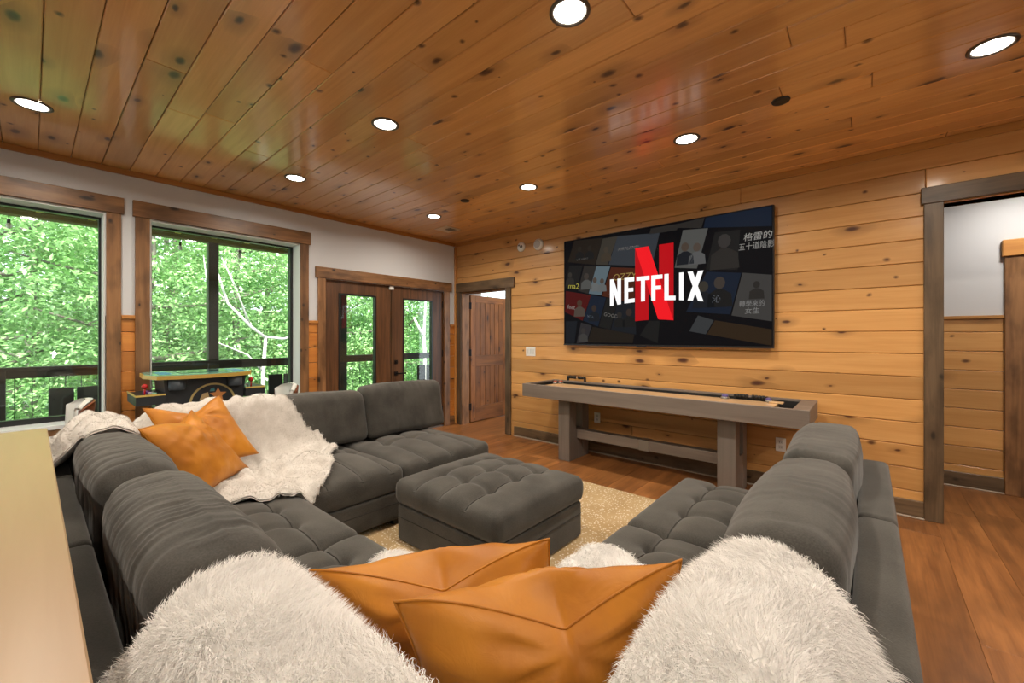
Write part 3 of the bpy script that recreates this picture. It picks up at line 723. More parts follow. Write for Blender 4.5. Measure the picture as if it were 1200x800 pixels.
# wall fittings
t = thing('smoke_detector', 'larger white round detector high on the pine wall left of the television', 'smoke detector', (1.593, 0, 2.503))
part('body', MB().lathe([(.072, 0), (.072, -.018), (.055, -.038), (.03, -.042)], (1.593, 0, 2.503), 'Y', 28), M['white_plastic'], t, True)
part('ring', MB().lathe([(.05, -.036), (.052, -.041), (.045, -.043)], (1.593, 0, 2.503), 'Y', 28), plain('grey_ring', (.45, .45, .45), .5), t)
t = thing('alarm_strobe', 'smaller white round alarm high on the pine wall, nearest the corner', 'alarm', (1.311, 0, 2.51))
part('body', MB().lathe([(.062, 0), (.062, -.02), (.05, -.032)], (1.311, 0, 2.51), 'Y', 24), M['white_plastic'], t, True)
part('grille', MB().lathe([(.022, -.031), (.02, -.036)], (1.325, 0, 2.51), 'Y', 14).lathe([(.012, -.031), (.011, -.036)], (1.288, 0, 2.53), 'Y', 12), M['bronze'], t)
def plate(name, x, z, w, h, label, cat, kind):
    t = thing(name, label, cat, (x, 0, z))
    part('cover_plate', MB().box(x-w/2, x+w/2, -.007, 0, z-h/2, z+h/2, .002), M['white_plastic'], t)
    if kind == 'switch':
        for dx in (-.046, 0, .046): part('rocker', MB().box(x+dx-.014, x+dx+.014, -.011, -.006, z-.032, z+.032, .002), plain('rocker_white', (.68, .68, .66), .35), t)
    else:
        for dz in (-.021, .021):
            r_ = part('receptacle', MB().box(x-.016, x+.016, -.009, -.006, z+dz-.015, z+dz+.015, .001), plain('receptacle_white', (.66, .66, .64), .35), t)
            part('slot', MB().box(x-.008, x-.005, -.0095, -.0088, z+dz-.006, z+dz+.006).box(x+.005, x+.008, -.0095, -.0088, z+dz-.006, z+dz+.006), M['black'], r_)
    return t
plate('light_switch', 1.462, 1.134, .155, .118, 'white triple light switch on the pine wall left of the shuffleboard', 'light switch', 'switch')
plate('wall_outlet', 4.21, .394, .075, .118, 'white wall outlet under the right end of the shuffleboard', 'outlet', 'o')
plate('wall_outlet', 2.43, .40, .075, .118, 'white wall outlet half hidden by the left leg of the shuffleboard', 'outlet', 'o')

# ================================================================ SHUFFLEBOARD TABLE
SX0, SX1, SY0, SY1, SZ0, SZ1 = 1.882, 4.474, -.69, -.075, .672, .81
sb = thing('shuffleboard_table', 'long grey wood shuffleboard table along the pine wall', 'game table', (3.18, -.38, 0))
part('front_rail', MB().box(SX0, SX1, SY0, SY0+.035, SZ0, SZ1, .003), M['greywood_x'], sb)
part('rear_rail', MB().box(SX0, SX1, SY1-.035, SY1, SZ0, SZ1, .003), M['greywood_x'], sb)
part('end_rail', MB().box(SX0+.001, SX0+.035, SY0+.035, SY1-.035, SZ0, SZ1-.001, .003), M['greywood_x'], sb)
part('end_rail', MB().box(SX1-.105, SX1-.001, SY0+.035, SY1-.035, SZ0, SZ1-.001, .003), M['greywood_x'], sb)
part('gutter', MB().box(SX0+.03, SX1-.10, SY0+.03, SY1-.03, SZ0+.005, SZ0+.03), plain('black_felt', (.01, .01, .011), .9), sb)
for ya, yb in ((SY0+.035, SY0+.041), (SY1-.041, SY1-.035)):
    part('gutter_lining', MB().box(SX0+.036, SX1-.106, ya, yb, SZ0+.03, SZ1-.018), M['black'], sb)
for xa, xb in ((SX0+.035, SX0+.041), (SX1-.111, SX1-.105)):
    part('gutter_lining', MB().box(xa, xb, SY0+.042, SY1-.042, SZ0+.03, SZ1-.018), M['black'], sb)
part('playfield', MB().box(SX0+.12, SX1-.25, SY0+.10, SY1-.10, SZ0+.03, .778, .003), M['maple_play'], sb)
for x0 in (2.24, 3.83):
    lg = part('leg', MB().box(x0, x0+.14, -.51, -.375, 0, SZ0, .003), M['greywood_z'], sb)
    part('rear_post', MB().box(x0, x0+.14, -.245, -.11, 0, SZ0, .003), M['greywood_z'], lg)
    part('foot_block', MB().box(x0+.002, x0+.138, -.375, -.245, 0, .325, .001), M['greywood_z'], lg)
    part('top_block', MB().box(x0+.002, x0+.138, -.375, -.245, .625, SZ0, .001), M['greywood_z'], lg)
part('stretcher', MB().box(2.38, 3.135, -.36, -.262, .225, .32, .002), M['greywood_x'], sb)
part('stretcher', MB().box(3.135, 3.83, -.36, -.262, .225, .32, .002), M['greywood_x'], sb)
part('bracket', MB().box(3.085, 3.185, -.364, -.258, .221, .324, .001), M['steel'], sb)
def puck(x, y, z, col, label, r=.027):
    t = thing('shuffleboard_puck', label, 'puck', (x, y, z), 'pucks on the shuffleboard')
    part('weight', MB().lathe([(r, 0), (r, .014), (r*.8, .02)], (x, y, z), n=20), M['steel'], t, True)
    part('cap', MB().lathe([(r*.8, .02), (r*.78, .03), (r*.5, .036)], (x, y, z), n=20), col, t, True)
red = plain('red_cap', (.42, .09, .05), .35); blue = plain('blue_cap', (.12, .1, .32), .35)
puck(2.02, -.25, .778, red, 'red capped puck on the shuffleboard, nearest its left end')
puck(2.06, -.195, .778, red, 'red capped puck on the shuffleboard, second from its left end', .03)
puck(3.82, -.215, .778, blue, 'blue and gold puck just left of the bead counter', .034)
puck(4.15, -.2, .778, blue, 'blue capped puck just right of the bead counter')
def abacus(x0, x1, y, z, label, beads):
    t = thing('score_abacus', label, 'scorekeeper', ((x0+x1)/2, y, z), 'bead score counters on the shuffleboard')
    part('end_post', MB().box(x0, x0+.018, y-.015, y+.015, z, z+.055, .003), M['black'], t)
    part('end_post', MB().box(x1-.018, x1, y-.015, y+.015, z, z+.055, .003), M['black'], t)
    part('rod', MB().tube([(x0+.01, y, z+.042), (x1-.01, y, z+.042)], .003, 6), M['steel'], t)
    for bx in beads: part('bead', MB().lathe([(.008, -.012), (.018, -.009), (.018, .009), (.008, .012)], (bx, y, z+.042), 'X', 12), M['black'], t, True)
abacus(2.085, 2.33, -.092, .81, 'black bead score counter on the rear rail, left end of the shuffleboard', [2.115+.024*i for i in range(4)]+[2.24+.024*i for i in range(3)])
abacus(3.88, 4.14, -.165, .765, 'black bead score counter lying at the right end of the shuffleboard', [3.91, 3.934, 3.958, 3.982, 4.03, 4.055, 4.08, 4.105])
# small wooden block by it
tag(MB().box(4.16, 4.26, -.26, -.18, .778, .79, .003).obj('score_board', M['maple_play'], loc=(4.21, -.22, .778)), 'small pale wooden board at the right end of the playfield', 'board')

# ================================================================ RUG
mb = MB().box(1.75, 4.35, -3.5, -.945, 0, .012, .004)
tag(mb.obj('rug', M['rug'], loc=(3.05, -2.2, 0)), 'tan rug with white spots under the ottoman', 'rug')

# ================================================================ SOFA SECTIONS
SOFA_V = []; SOFA_F = []
def collect(V, F):
    n = sum(len(v) for v in SOFA_V); SOFA_V.append(np.asarray(V)); SOFA_F.extend([[i+n for i in f] for f in F])

def seat_fn(tufts, seam_axis, z_lo, z_hi, crown=.045, rect=None, depth=.04):
    def fn(V, U):
        V = V.copy(); w = np.clip((V[:, 2]-(z_lo+.45*(z_hi-z_lo)))/(.5*(z_hi-z_lo)), 0, 1)
        x, y = V[:, 0], V[:, 1]
        d = crown*(1-np.abs(U[:, 0])**2.5)*(1-np.abs(U[:, 1])**2.5)
        tx = sorted(set(t[0] for t in tufts)); ty = sorted(set(t[1] for t in tufts))
        for (a, b_) in tufts:
            r = np.hypot(x-a, y-b_); d = d-depth*np.exp(-r/.045)
        if tufts:
            if seam_axis == 'Y':
                for a in tx: d = d-.014*np.exp(-((x-a)/.011)**2)-.010*np.exp(-((x-a)/.045)**2)
                for b_ in ty:
                    m = (x > tx[0]-.02) & (x < tx[-1]+.02); d = d-np.where(m, .016*np.exp(-((y-b_)/.02)**2), 0)
            else:
                for b_ in ty: d = d-.014*np.exp(-((y-b_)/.011)**2)-.010*np.exp(-((y-b_)/.045)**2)
                for a in tx:
                    m = (y > ty[0]-.02) & (y < ty[-1]+.02); d = d-np.where(m, .016*np.exp(-((x-a)/.02)**2), 0)
        V[:, 2] += w*d
        # sides bulge a little
        side = np.exp(-((V[:, 2]-(z_lo+z_hi)/2)/(.35*(z_hi-z_lo)))**2)*.008
        V[:, 0] += np.sign(U[:, 0])*(np.abs(U[:, 0]) > .97)*side; V[:, 1] += np.sign(U[:, 1])*(np.abs(U[:, 1]) > .97)*side
        return V
    return fn
def seam_loop(x0, x1, y0, y1, z, r=.0035, corner=.04):
    pts = []
    for cx, cy, a0 in ((x1-corner, y1-corner, 0), (x0+corner, y1-corner, 90), (x0+corner, y0+corner, 180), (x1-corner, y0+corner, 270)):
        for k in range(4):
            a = math.radians(a0+30*k); pts.append((cx+corner*math.cos(a), cy+corner*math.sin(a), z))
    pts.append(pts[0]); return MB().tube(pts, r, 5, False)

def stitching(V, tufts, seam, z_hi, parent):
    if not tufts: return
    ax = 1 if seam == 'Y' else 0; T = V[V[:, 2] > z_hi-.06]
    mb = MB()
    lo, hi = T[:, ax].min()+.012, T[:, ax].max()-.012
    for c in sorted(set(t_[1-ax] for t_ in tufts)):
        pts = []
        for q in np.linspace(lo, hi, 46):
            xy = np.array([c, q]) if ax == 1 else np.array([q, c])
            d = np.hypot(T[:, 0]-xy[0], T[:, 1]-xy[1]); k = np.argsort(d)[:4]; w = 1/(d[k]+1e-4)
            pts.append((xy[0], xy[1], float((T[k, 2]*w).sum()/w.sum())+.0005))
        mb.tube(pts, .0024, 5)
    part('stitching', mb, M['seam'], parent, True)

Z_S0, Z_S1 = .235, .415
def add_seat(parent, x0, x1, y0, y1, tufts, seam, n=None, drape=True):
    g = .003
    n = n or (max(10, int((x1-x0)/.016)), max(10, int((y1-y0)/.016)), 6)
    V, F = rbox(x0+g, x1-g, y0+g, y1-g, Z_S0, Z_S1, .045, n, seat_fn(tufts, seam, Z_S0, Z_S1))
    o = link('seat_cushion', V, F, M['sofa'], parent, smooth=True); collect(V, F)
    for a, b_ in tufts:
        zt = Z_S1
        i = np.argmin((V[:, 0]-a)**2+(V[:, 1]-b_)**2+(V[:, 2] < Z_S1-.08)*9); zt = V[i, 2]
        part('button', MB().sphere((a, b_, zt), .010, 8, 5, .5), M['seam'], o)
    stitching(V, tufts, seam, Z_S1, o)
    part('piping', seam_loop(x0+g+.002, x1-g-.002, y0+g+.002, y1-g-.002, Z_S1-.035), M['sofa'], o, True)
    return o
def back_cushion(parent, c, length, axis, lean, thick, height, seed, face, droop=0.0, wr=.012):
    """c: centre of its foot (x,y,z); axis: long axis 'X'/'Y'; lean: offset of the top; face: direction of the front"""
    L2, T2 = length/2, thick/2
    def fn(V, U):
        V = V.copy()
        bul = .03*(1-np.abs(U[:, 0])**3)*(1-np.abs(U[:, 2])**3)
        V[:, 1] += np.sign(U[:, 1])*bul*(np.abs(U[:, 1]) > .3)
        V[:, 2] += .02*(1-np.abs(U[:, 0])**2)*(U[:, 2] > .5)-droop*np.abs(U[:, 0])**3*np.clip(U[:, 2], 0, 1)
        # seams of the gusset
        for s_ in (-.5, .55):
            V[:, 2] -= .006*np.exp(-((U[:, 1]-s_)/.03)**2)*(U[:, 2] > .6)
        for i in range(len(V)):
            q = Vector((V[i, 0]*15+seed*7.1+V[i, 2]*4, V[i, 1]*2.6+seed*3.3, V[i, 2]*2.6))
            a = -abs(noise.noise(q))*wr*.9
            q2 = Vector((V[i, 0]*34+seed*2.1+V[i, 1]*7, V[i, 1]*4.5+seed, V[i, 2]*4.5)); a -= abs(noise.noise(q2))*wr*.75
            q3 = Vector((V[i, 0]*3+seed, V[i, 1]*5, V[i, 2]*5+seed)); a += noise.noise(q3)*.014
            nrm = U[i]/max(1e-6, np.linalg.norm(U[i]))
            V[i] += nrm*a
        return V
    V, F = rbox(-L2, L2, -T2, T2, 0, height, min(.09 if wr > .0055 else .06, T2*.75), (120 if wr > .01 else 60, 16, 26), fn)
    # taper: thinner on top
    t = V[:, 2]/height
    V[:, 1] *= 1.08-.22*np.clip(t, 0, 1)
    ly = V[:, 1]+lean*t
    if axis == 'X': W_ = np.stack([c[0]+V[:, 0], c[1]+face*ly*1.0, c[2]+V[:, 2]], 1); flip = face < 0
    else: W_ = np.stack([c[0]+face*ly, c[1]+V[:, 0], c[2]+V[:, 2]], 1); flip = face > 0
    if flip: F = [f[::-1] for f in F]
    o = link('back_cushion', W_, F, M['sofa'], parent, smooth=True); collect(W_, F); return o
def frame_box(parent, name, x0, x1, y0, y1, z0, z1, r=.025):
    V, F = rbox(x0, x1, y0, y1, z0, z1, r, (6, 6, 6)); o = link(name, V, F, M['sofa'], parent, smooth=True); collect(V, F); return o
def feet(parent, x0, x1, y0, y1):
    for x in (x0+.05, x1-.05):
        for y in (y0+.05, y1-.05): part('foot', MB().box(x-.03, x+.03, y-.03, y+.03, .0125 if 1.8 < x < 4.3 and -3.45 < y < -1 else 0, .06), M['black'], parent)
def section(label, x0, x1, y0, y1):
    return thing('sofa_section', label, 'sofa', ((x0+x1)/2, (y0+y1)/2, 0), 'sections of the grey pit sofa')
FT = .70; G = .002
def base(t, x0, x1, y0, y1):
    V, F = rbox(x0+G, x1-G, y0+G, y1-G, .05, Z_S0-.002, .015, (4, 4, 4)); b_ = link('base', V, F, M['sofa'], t, smooth=True); collect(V, F)
    part('base_seam', seam_loop(x0+G, x1-G, y0+G, y1-G, .165, .003, .015), M['seam'], b_)
    feet(t, x0, x1, y0, y1)
AY0, AY1 = -4.225, -3.21
# A row: backs toward -y
t = section('near left sofa section with tufted seat and wrinkled back cushion beside the white fur throw', 2.96, 3.86, AY0, AY1)
base(t, 2.96, 3.86, AY0, AY1); frame_box(t, 'back_frame', 2.96+G, 3.86-G, AY0, AY0+.115, .05, FT)
add_seat(t, 2.96, 3.86, AY0+.12, AY1, [(x, y) for x in (3.165, 3.41, 3.655) for y in (-3.405, -3.63)], 'X')
back_cushion(t, (3.30, -3.90, .43), .90, 'X', -.07, .27, .43, 1, 1)
t = section('second sofa section on the left with wrinkled back cushion, beside the leather pillows', 2.03, 2.96, AY0, AY1)
base(t, 2.03, 2.96, AY0, AY1); frame_box(t, 'back_frame', 2.03+G, 2.96-G, AY0, AY0+.115, .05, FT)
add_seat(t, 2.03, 2.96, AY0+.12, AY1, [(x, y) for x in (2.20, 2.44, 2.68) for y in (-3.405, -3.63)], 'X')
back_cushion(t, (2.37, -3.91, .43), .90, 'X', -.08, .27, .43, 2, 1)
# corner A/B
t = section('far left corner section of the sofa under the cream plush blanket', 1.22, 2.03, AY0, AY1)
base(t, 1.22, 2.03, AY0, AY1); frame_box(t, 'back_frame', 1.22+G, 2.03-G, AY0, AY0+.115, .05, FT)
frame_box(t, 'back_frame', 1.22+G, 1.33, AY0+.117, AY1-G, .05, FT)
add_seat(t, 1.335, 2.03, AY0+.12, AY1, [], 'X')
back_cushion(t, (1.60, -3.93, .43), .62, 'X', -.07, .25, .42, 3, 1)
back_cushion(t, (1.37, -3.50, .43), .58, 'Y', -.05, .13, .40, 4, 1, wr=.005)
# B row: backs toward -x
BX0, BX1 = 1.22, 2.285
t = section('sofa section under the windows between the blanket and the far end section', BX0, BX1, -2.50, -3.205)
base(t, BX0, BX1, -3.205, -2.50); frame_box(t, 'back_frame', BX0, BX0+.11, -3.205+G, -2.50-G, .05, FT)
add_seat(t, BX0+.115, BX1, -3.205, -2.50, [(x, y) for x in (1.72, 1.50) for y in (-3.05, -2.82, -2.60)], 'X')
back_cushion(t, (1.40, -2.775, .43), .92, 'Y', -.08, .21, .42, 5, 1, wr=.005)
t = section('far end sofa section nearest the glazed doors', BX0, BX1, -2.50, -1.62)
base(t, BX0, BX1, -2.50, -1.62); frame_box(t, 'back_frame', BX0, BX0+.11, -2.50+G, -1.62-G, .05, FT)
add_seat(t, BX0+.115, BX1, -2.50, -1.62, [(x, y) for x in (1.72, 1.47) for y in (-2.29, -2.05, -1.80)], 'X')
back_cushion(t, (1.40, -1.885, .43), .87, 'Y', -.08, .21, .44, 6, 1, wr=.005)
# C column: backs toward +x
CX0, CX1 = 3.86, 4.862
t = section('right hand sofa section nearest the shuffleboard table', CX0, CX1, -2.31, -1.42)
base(t, CX0, CX1, -2.31, -1.42); frame_box(t, 'back_frame', CX1-.11, CX1, -2.31+G, -1.42-G, .05, FT)
add_seat(t, CX0, CX1-.115, -2.31, -1.42, [(x, y) for x in (4.07, 4.305) for y in (-1.56, -1.81, -2.05)], 'Y')
back_cushion(t, (4.565, -1.80, .43), .80, 'Y', -.07, .26, .43, 7, -1, wr=.005)
t = section('right hand sofa section with back cushion half under the white fur throw', CX0, CX1, -3.205, -2.31)
base(t, CX0, CX1, -3.205, -2.31); frame_box(t, 'back_frame', CX1-.11, CX1, -3.205+G, -2.31-G, .05, FT)
add_seat(t, CX0, CX1-.115, -3.205, -2.31, [(x, y) for x in (4.07, 4.305) for y in (-2.50, -2.75, -3.0)], 'Y')
back_cushion(t, (4.555, -2.66, .43), .90, 'Y', -.07, .27, .43, 8, -1, wr=.006)
# corner A/C
t = section('near corner section of the sofa beneath the white fur throw', CX0, CX1, AY0, AY1)
base(t, CX0, CX1, AY0, AY1); frame_box(t, 'back_frame', CX0+G, CX1-G, AY0, AY0+.115, .05, FT)
frame_box(t, 'back_frame', CX1-.11, CX1, AY0+.117, AY1-G, .05, FT)
add_seat(t, CX0, CX1-.115, AY0+.12, AY1, [], 'Y')
back_cushion(t, (4.17, -3.93, .43), .80, 'X', -.08, .26, .42, 9, 1)
back_cushion(t, (4.565, -3.45, .43), .62, 'Y', -.07, .25, .42, 10, -1)

# ottoman
ot = thing('ottoman', 'square tufted grey ottoman on the spotted rug', 'ottoman', (2.91, -2.28, .012))
OX0, OX1, OY0, OY1 = 2.46, 3.363, -2.70, -1.855
V, F = rbox(OX0+.012, OX1-.012, OY0+.012, OY1-.012, .022, .245, .015, (4, 4, 4)); ob = link('base', V, F, M['sofa'], ot, smooth=True)
part('base_seam', seam_loop(OX0+.012, OX1-.012, OY0+.012, OY1-.012, .17, .003, .015), M['seam'], ob)
for x in (OX0+.07, OX1-.07):
    for y in (OY0+.07, OY1-.07): part('foot', MB().box(x-.03, x+.03, y-.03, y+.03, .0125, .03), M['black'], ot)
cx, cy = 2.895, -2.262; sp = .222
tf = [(cx+i*sp, cy+j*sp) for i in (-1, 0, 1) for j in (-1, 0, 1)]
V, F = rbox(OX0, OX1, OY0, OY1, .25, .41, .04, (58, 56, 6), seat_fn(tf, 'Y', .25, .41, crown=.065))
oc = link('cushion', V, F, M['sofa'], ot, smooth=True)
for a, b_ in tf:
    i = np.argmin((V[:, 0]-a)**2+(V[:, 1]-b_)**2+(V[:, 2] < .33)*9); part('button', MB().sphere((a, b_, V[i, 2]), .010, 8, 5, .5), M['seam'], oc)
stitching(V, tf, 'Y', .41, oc)
part('piping', seam_loop(OX0+.001, OX1-.001, OY0+.001, OY1-.001, .375), M['sofa'], oc, True)

# ================================================================ THROWS (draped over the sofa)
BVH = BVHTree.FromPolygons([Vector(v) for v in np.concatenate(SOFA_V)], SOFA_F)
def inside(poly, x, y):
    c = False; j = len(poly)-1
    for i in range(len(poly)):
        a, b_ = poly[i], poly[j]
        if (a[1] > y) != (b_[1] > y) and x < (b_[0]-a[0])*(y-a[1])/(b_[1]-a[1])+a[0]: c = not c
        j = i
    return c
def drape(name, poly, res, off, thick, iters, mat, label, floor_z, disp, wav=.012, seed=0):
    xs0, xs1 = min(p[0] for p in poly)-.05, max(p[0] for p in poly)+.05; ys0, ys1 = min(p[1] for p in poly)-.05, max(p[1] for p in poly)+.05
    nx, ny = int((xs1-xs0)/res)+1, int((ys1-ys0)/res)+1
    Hh = np.zeros((nx, ny)); ins = np.zeros((nx, ny), bool)
    for i in range(nx):
        for j in range(ny):
            x, y = xs0+i*res, ys0+j*res
            h = BVH.ray_cast(Vector((x, y, 2)), Vector((0, 0, -1)))[0]
            Hh[i, j] = max(h.z if h else 0, floor_z)
            q = Vector((x*7+seed, y*7, 0)); dx = noise.noise(q)*wav; dy = noise.noise(q+Vector((9, 4, 2)))*wav
            ins[i, j] = inside(poly, x+dx, y+dy)
    B = Hh.copy()
    # bridge narrow gaps, then relax
    for _ in range(iters):
        p = np.pad(Hh, 1, 'edge'); av = (p[:-2, 1:-1]+p[2:, 1:-1]+p[1:-1, :-2]+p[1:-1, 2:]+p[1:-1, 1:-1])/5
        Hh = np.maximum(av, B)
    p = np.pad(Hh, 1, 'edge'); Hh = np.maximum((p[:-2, 1:-1]+p[2:, 1:-1]+p[1:-1, :-2]+p[1:-1, 2:]+4*p[1:-1, 1:-1])/8, B)
    Z = Hh+off
    idx = -np.ones((nx, ny), int); V = []
    for i in range(nx):
        for j in range(ny):
            x, y = xs0+i*res, ys0+j*res
            Z[i, j] += max(disp(x, y), -off*.4)
    cells = [(i, j) for i in range(nx-1) for j in range(ny-1) if ins[i:i+2, j:j+2].sum() >= 3]
    for i, j in cells:
        for a, b_ in ((i, j), (i+1, j), (i+1, j+1), (i, j+1)):
            if idx[a, b_] < 0: idx[a, b_] = len(V); V.append((xs0+a*res, ys0+b_*res, Z[a, b_]))
    F = [[idx[i, j], idx[i+1, j], idx[i+1, j+1], idx[i, j+1]] for i, j in cells]
    cnt = {}
    for f in F:
        for k in range(4):
            e = (f[k], f[(k+1) % 4]); cnt[e] = 1
    edge = [e for e in cnt if (e[1], e[0]) not in cnt]
    V = np.array(V)
    # smooth the outline
    nb = {}
    for a, b_ in edge: nb.setdefault(a, []).append(b_); nb.setdefault(b_, []).append(a)
    for _ in range(16):
        W_ = V.copy()
        for a, l in nb.items():
            if len(l) == 2: W_[a, :2] = .5*V[a, :2]+.25*(V[l[0], :2]+V[l[1], :2])
        V = W_
    n = len(V); Bt = V.copy(); Bt[:, 2] -= thick
    # round the hem a little
    for a in nb: V[a, 2] -= thick*.3
    FF = F+[[q+n for q in f[::-1]] for f in F]+[[a, a+n, b_+n, b_][::-1] for a, b_ in edge]
    o = link(name, np.concatenate([V, Bt]), FF, mat, loc=(float(V[:, 0].mean()), float(V[:, 1].mean()), float(V[:, 2].min())), smooth=True)
    tag(o, label, 'blanket')
    return o, V, F, nb
def fur(parent, V, F, nb, count, length, width, mat, seed, lean=.55, hem=0):
    r = np.random.default_rng(seed)
    Q = np.array(F); a, b_, c, d = V[Q[:, 0]], V[Q[:, 1]], V[Q[:, 2]], V[Q[:, 3]]
    nr = np.cross(c-a, d-b_); ar = np.linalg.norm(nr, axis=1); nr = nr/ar[:, None]
    pick = r.choice(len(Q), count, p=ar/ar.sum())
    u, v = r.random(count)[:, None], r.random(count)[:, None]
    p = (1-u)*(1-v)*a[pick]+u*(1-v)*b_[pick]+u*v*c[pick]+(1-u)*v*d[pick]
    nn = nr[pick]
    if hem:
        hv = np.array(list(nb.keys())); k = r.choice(hv, hem); cen = V.mean(0)
        # outward hairs along the hem
        pv = V[k]+r.normal(0, .006, (hem, 3)); 
        lk = {}
        out = []
        for q in k:
            l = nb[q]; e = V[l[0]]-V[l[-1]] if len(l) > 1 else V[l[0]]-V[q]
            n2 = np.array([e[1], -e[0], 0.0]); L_ = np.linalg.norm(n2); n2 = n2/max(L_, 1e-6)
            out.append(n2)
        out = np.array(out)
        # pick sign pointing away from the inside: sample by the centre of nearest faces
        cenv = np.zeros_like(V); cn = np.zeros(len(V))
        for f in F:
            m_ = V[f].mean(0)
            for q in f: cenv[q] += m_; cn[q] += 1
        cenv = cenv/np.maximum(cn, 1)[:, None]
        sgn = np.sign(((V[k]-cenv[k])*out).sum(1)); out = out*np.where(sgn == 0, 1, sgn)[:, None]
        p = np.concatenate([p, pv]); nn = np.concatenate([nn, out*1.0+np.array([0, 0, .25])])
    n = len(p)
    flow = np.stack([np.array([noise.noise(Vector((q[0]*5, q[1]*5, seed))) for q in p]), np.array([noise.noise(Vector((q[0]*5, q[1]*5, seed+7))) for q in p]), np.full(n, -.25)], 1)
    dirv = nn+lean*flow*2+r.normal(0, .28, (n, 3)); dirv /= np.linalg.norm(dirv, axis=1)[:, None]
    L_ = length*r.uniform(.55, 1.15, n)[:, None]
    sd = np.cross(dirv, r.normal(0, 1, (n, 3))); sd /= np.linalg.norm(sd, axis=1)[:, None]; sd *= width
    bend = flow*L_*.45; bend[:, 2] -= (L_*.15)[:, 0]
    v0, v1 = p-sd*.5-dirv*.004, p+sd*.5-dirv*.004
    m = p+dirv*L_*.55; v2, v3 = m-sd*.4, m+sd*.4; tip = p+dirv*L_+bend
    VV = np.stack([v0, v1, v2, v3, tip], 1).reshape(-1, 3)
    base_ = np.arange(n)*5
    T = np.stack([np.stack([base_, base_+1, base_+3], 1), np.stack([base_, base_+3, base_+2], 1), np.stack([base_+2, base_+3, base_+4], 1)], 1).reshape(-1, 3)
    me = bpy.data.meshes.new('fur_pile'); pl = np.array(wloc(parent))
    me.vertices.add(len(VV)); me.vertices.foreach_set('co', (VV-pl).astype(np.float32).ravel())
    me.loops.add(T.size); me.loops.foreach_set('vertex_index', T.astype(np.int32).ravel())
    me.polygons.add(len(T)); me.polygons.foreach_set('loop_start', np.arange(0, T.size, 3, dtype=np.int32)); me.polygons.foreach_set('loop_total', np.full(len(T), 3, np.int32))
    me.update(calc_edges=True); me.materials.append(mat)
    o = bpy.data.objects.new('fur_pile', me); COL.objects.link(o); o.parent = parent; o['kind'] = 'stuff'; return o

# near white fur throw
polyN = [(3.83, -4.26), (3.80, -4.02), (3.84, -3.92), (3.82, -3.72), (3.62, -3.56), (3.30, -3.36), (3.30, -3.23), (3.55, -3.19), (3.82, -3.14), (3.84, -2.95), (3.88, -2.69), (4.02, -2.67),
         (4.20, -2.80), (4.36, -3.02), (4.50, -3.14), (4.62, -3.12), (4.74, -3.20), (4.84, -3.38), (4.90, -3.6), (4.90, -4.26)]
def dispN(x, y): return .018*noise.noise(Vector((x*6, y*6, 3)))+.010*noise.noise(Vector((x*13, y*13, 8)))
o, V, F, nb = drape('fur_throw', polyN, .02, .03, .018, 22, M['fur'], 'long haired white fur throw over the near corner of the sofa', .28, dispN, seed=2)
fur(o, V, F, nb, 230000, .032, .0013, M['fur'], 5, lean=.75, hem=14000)
# far cream plush blanket
polyF = [(1.12, -3.15), (1.30, -3.11), (1.42, -2.96), (1.54, -2.74), (1.66, -2.66), (1.78, -2.80), (1.98, -2.86), (2.27, -3.06), (2.37, -3.25), (2.31, -3.42), (2.20, -3.66), (2.02, -3.78), (2.03, -4.26), (1.12, -4.26)]
def dispF(x, y):
    d = .022*noise.noise(Vector((x*9, y*9, 1)))+.012*noise.noise(Vector((x*20, y*20, 5)))
    # ruched bands of the plush, folds running down from the back cushions
    w_ = 3*noise.noise(Vector((x*2.5, y*2.5, 2)))
    d += .012*math.sin(38*(y+.25*x)+w_*2)+.008*math.sin(60*(x*.6+.4*y)+w_*3)
    return d
o, V, F, nb = drape('plush_blanket', polyF, .018, .034, .016, 26, M['plush'], 'cream plush blanket over the far left corner of the sofa', .20, dispF, seed=9)
fur(o, V, F, nb, 70000, .008, .0018, M['plush'], 15, lean=.3, hem=1500)

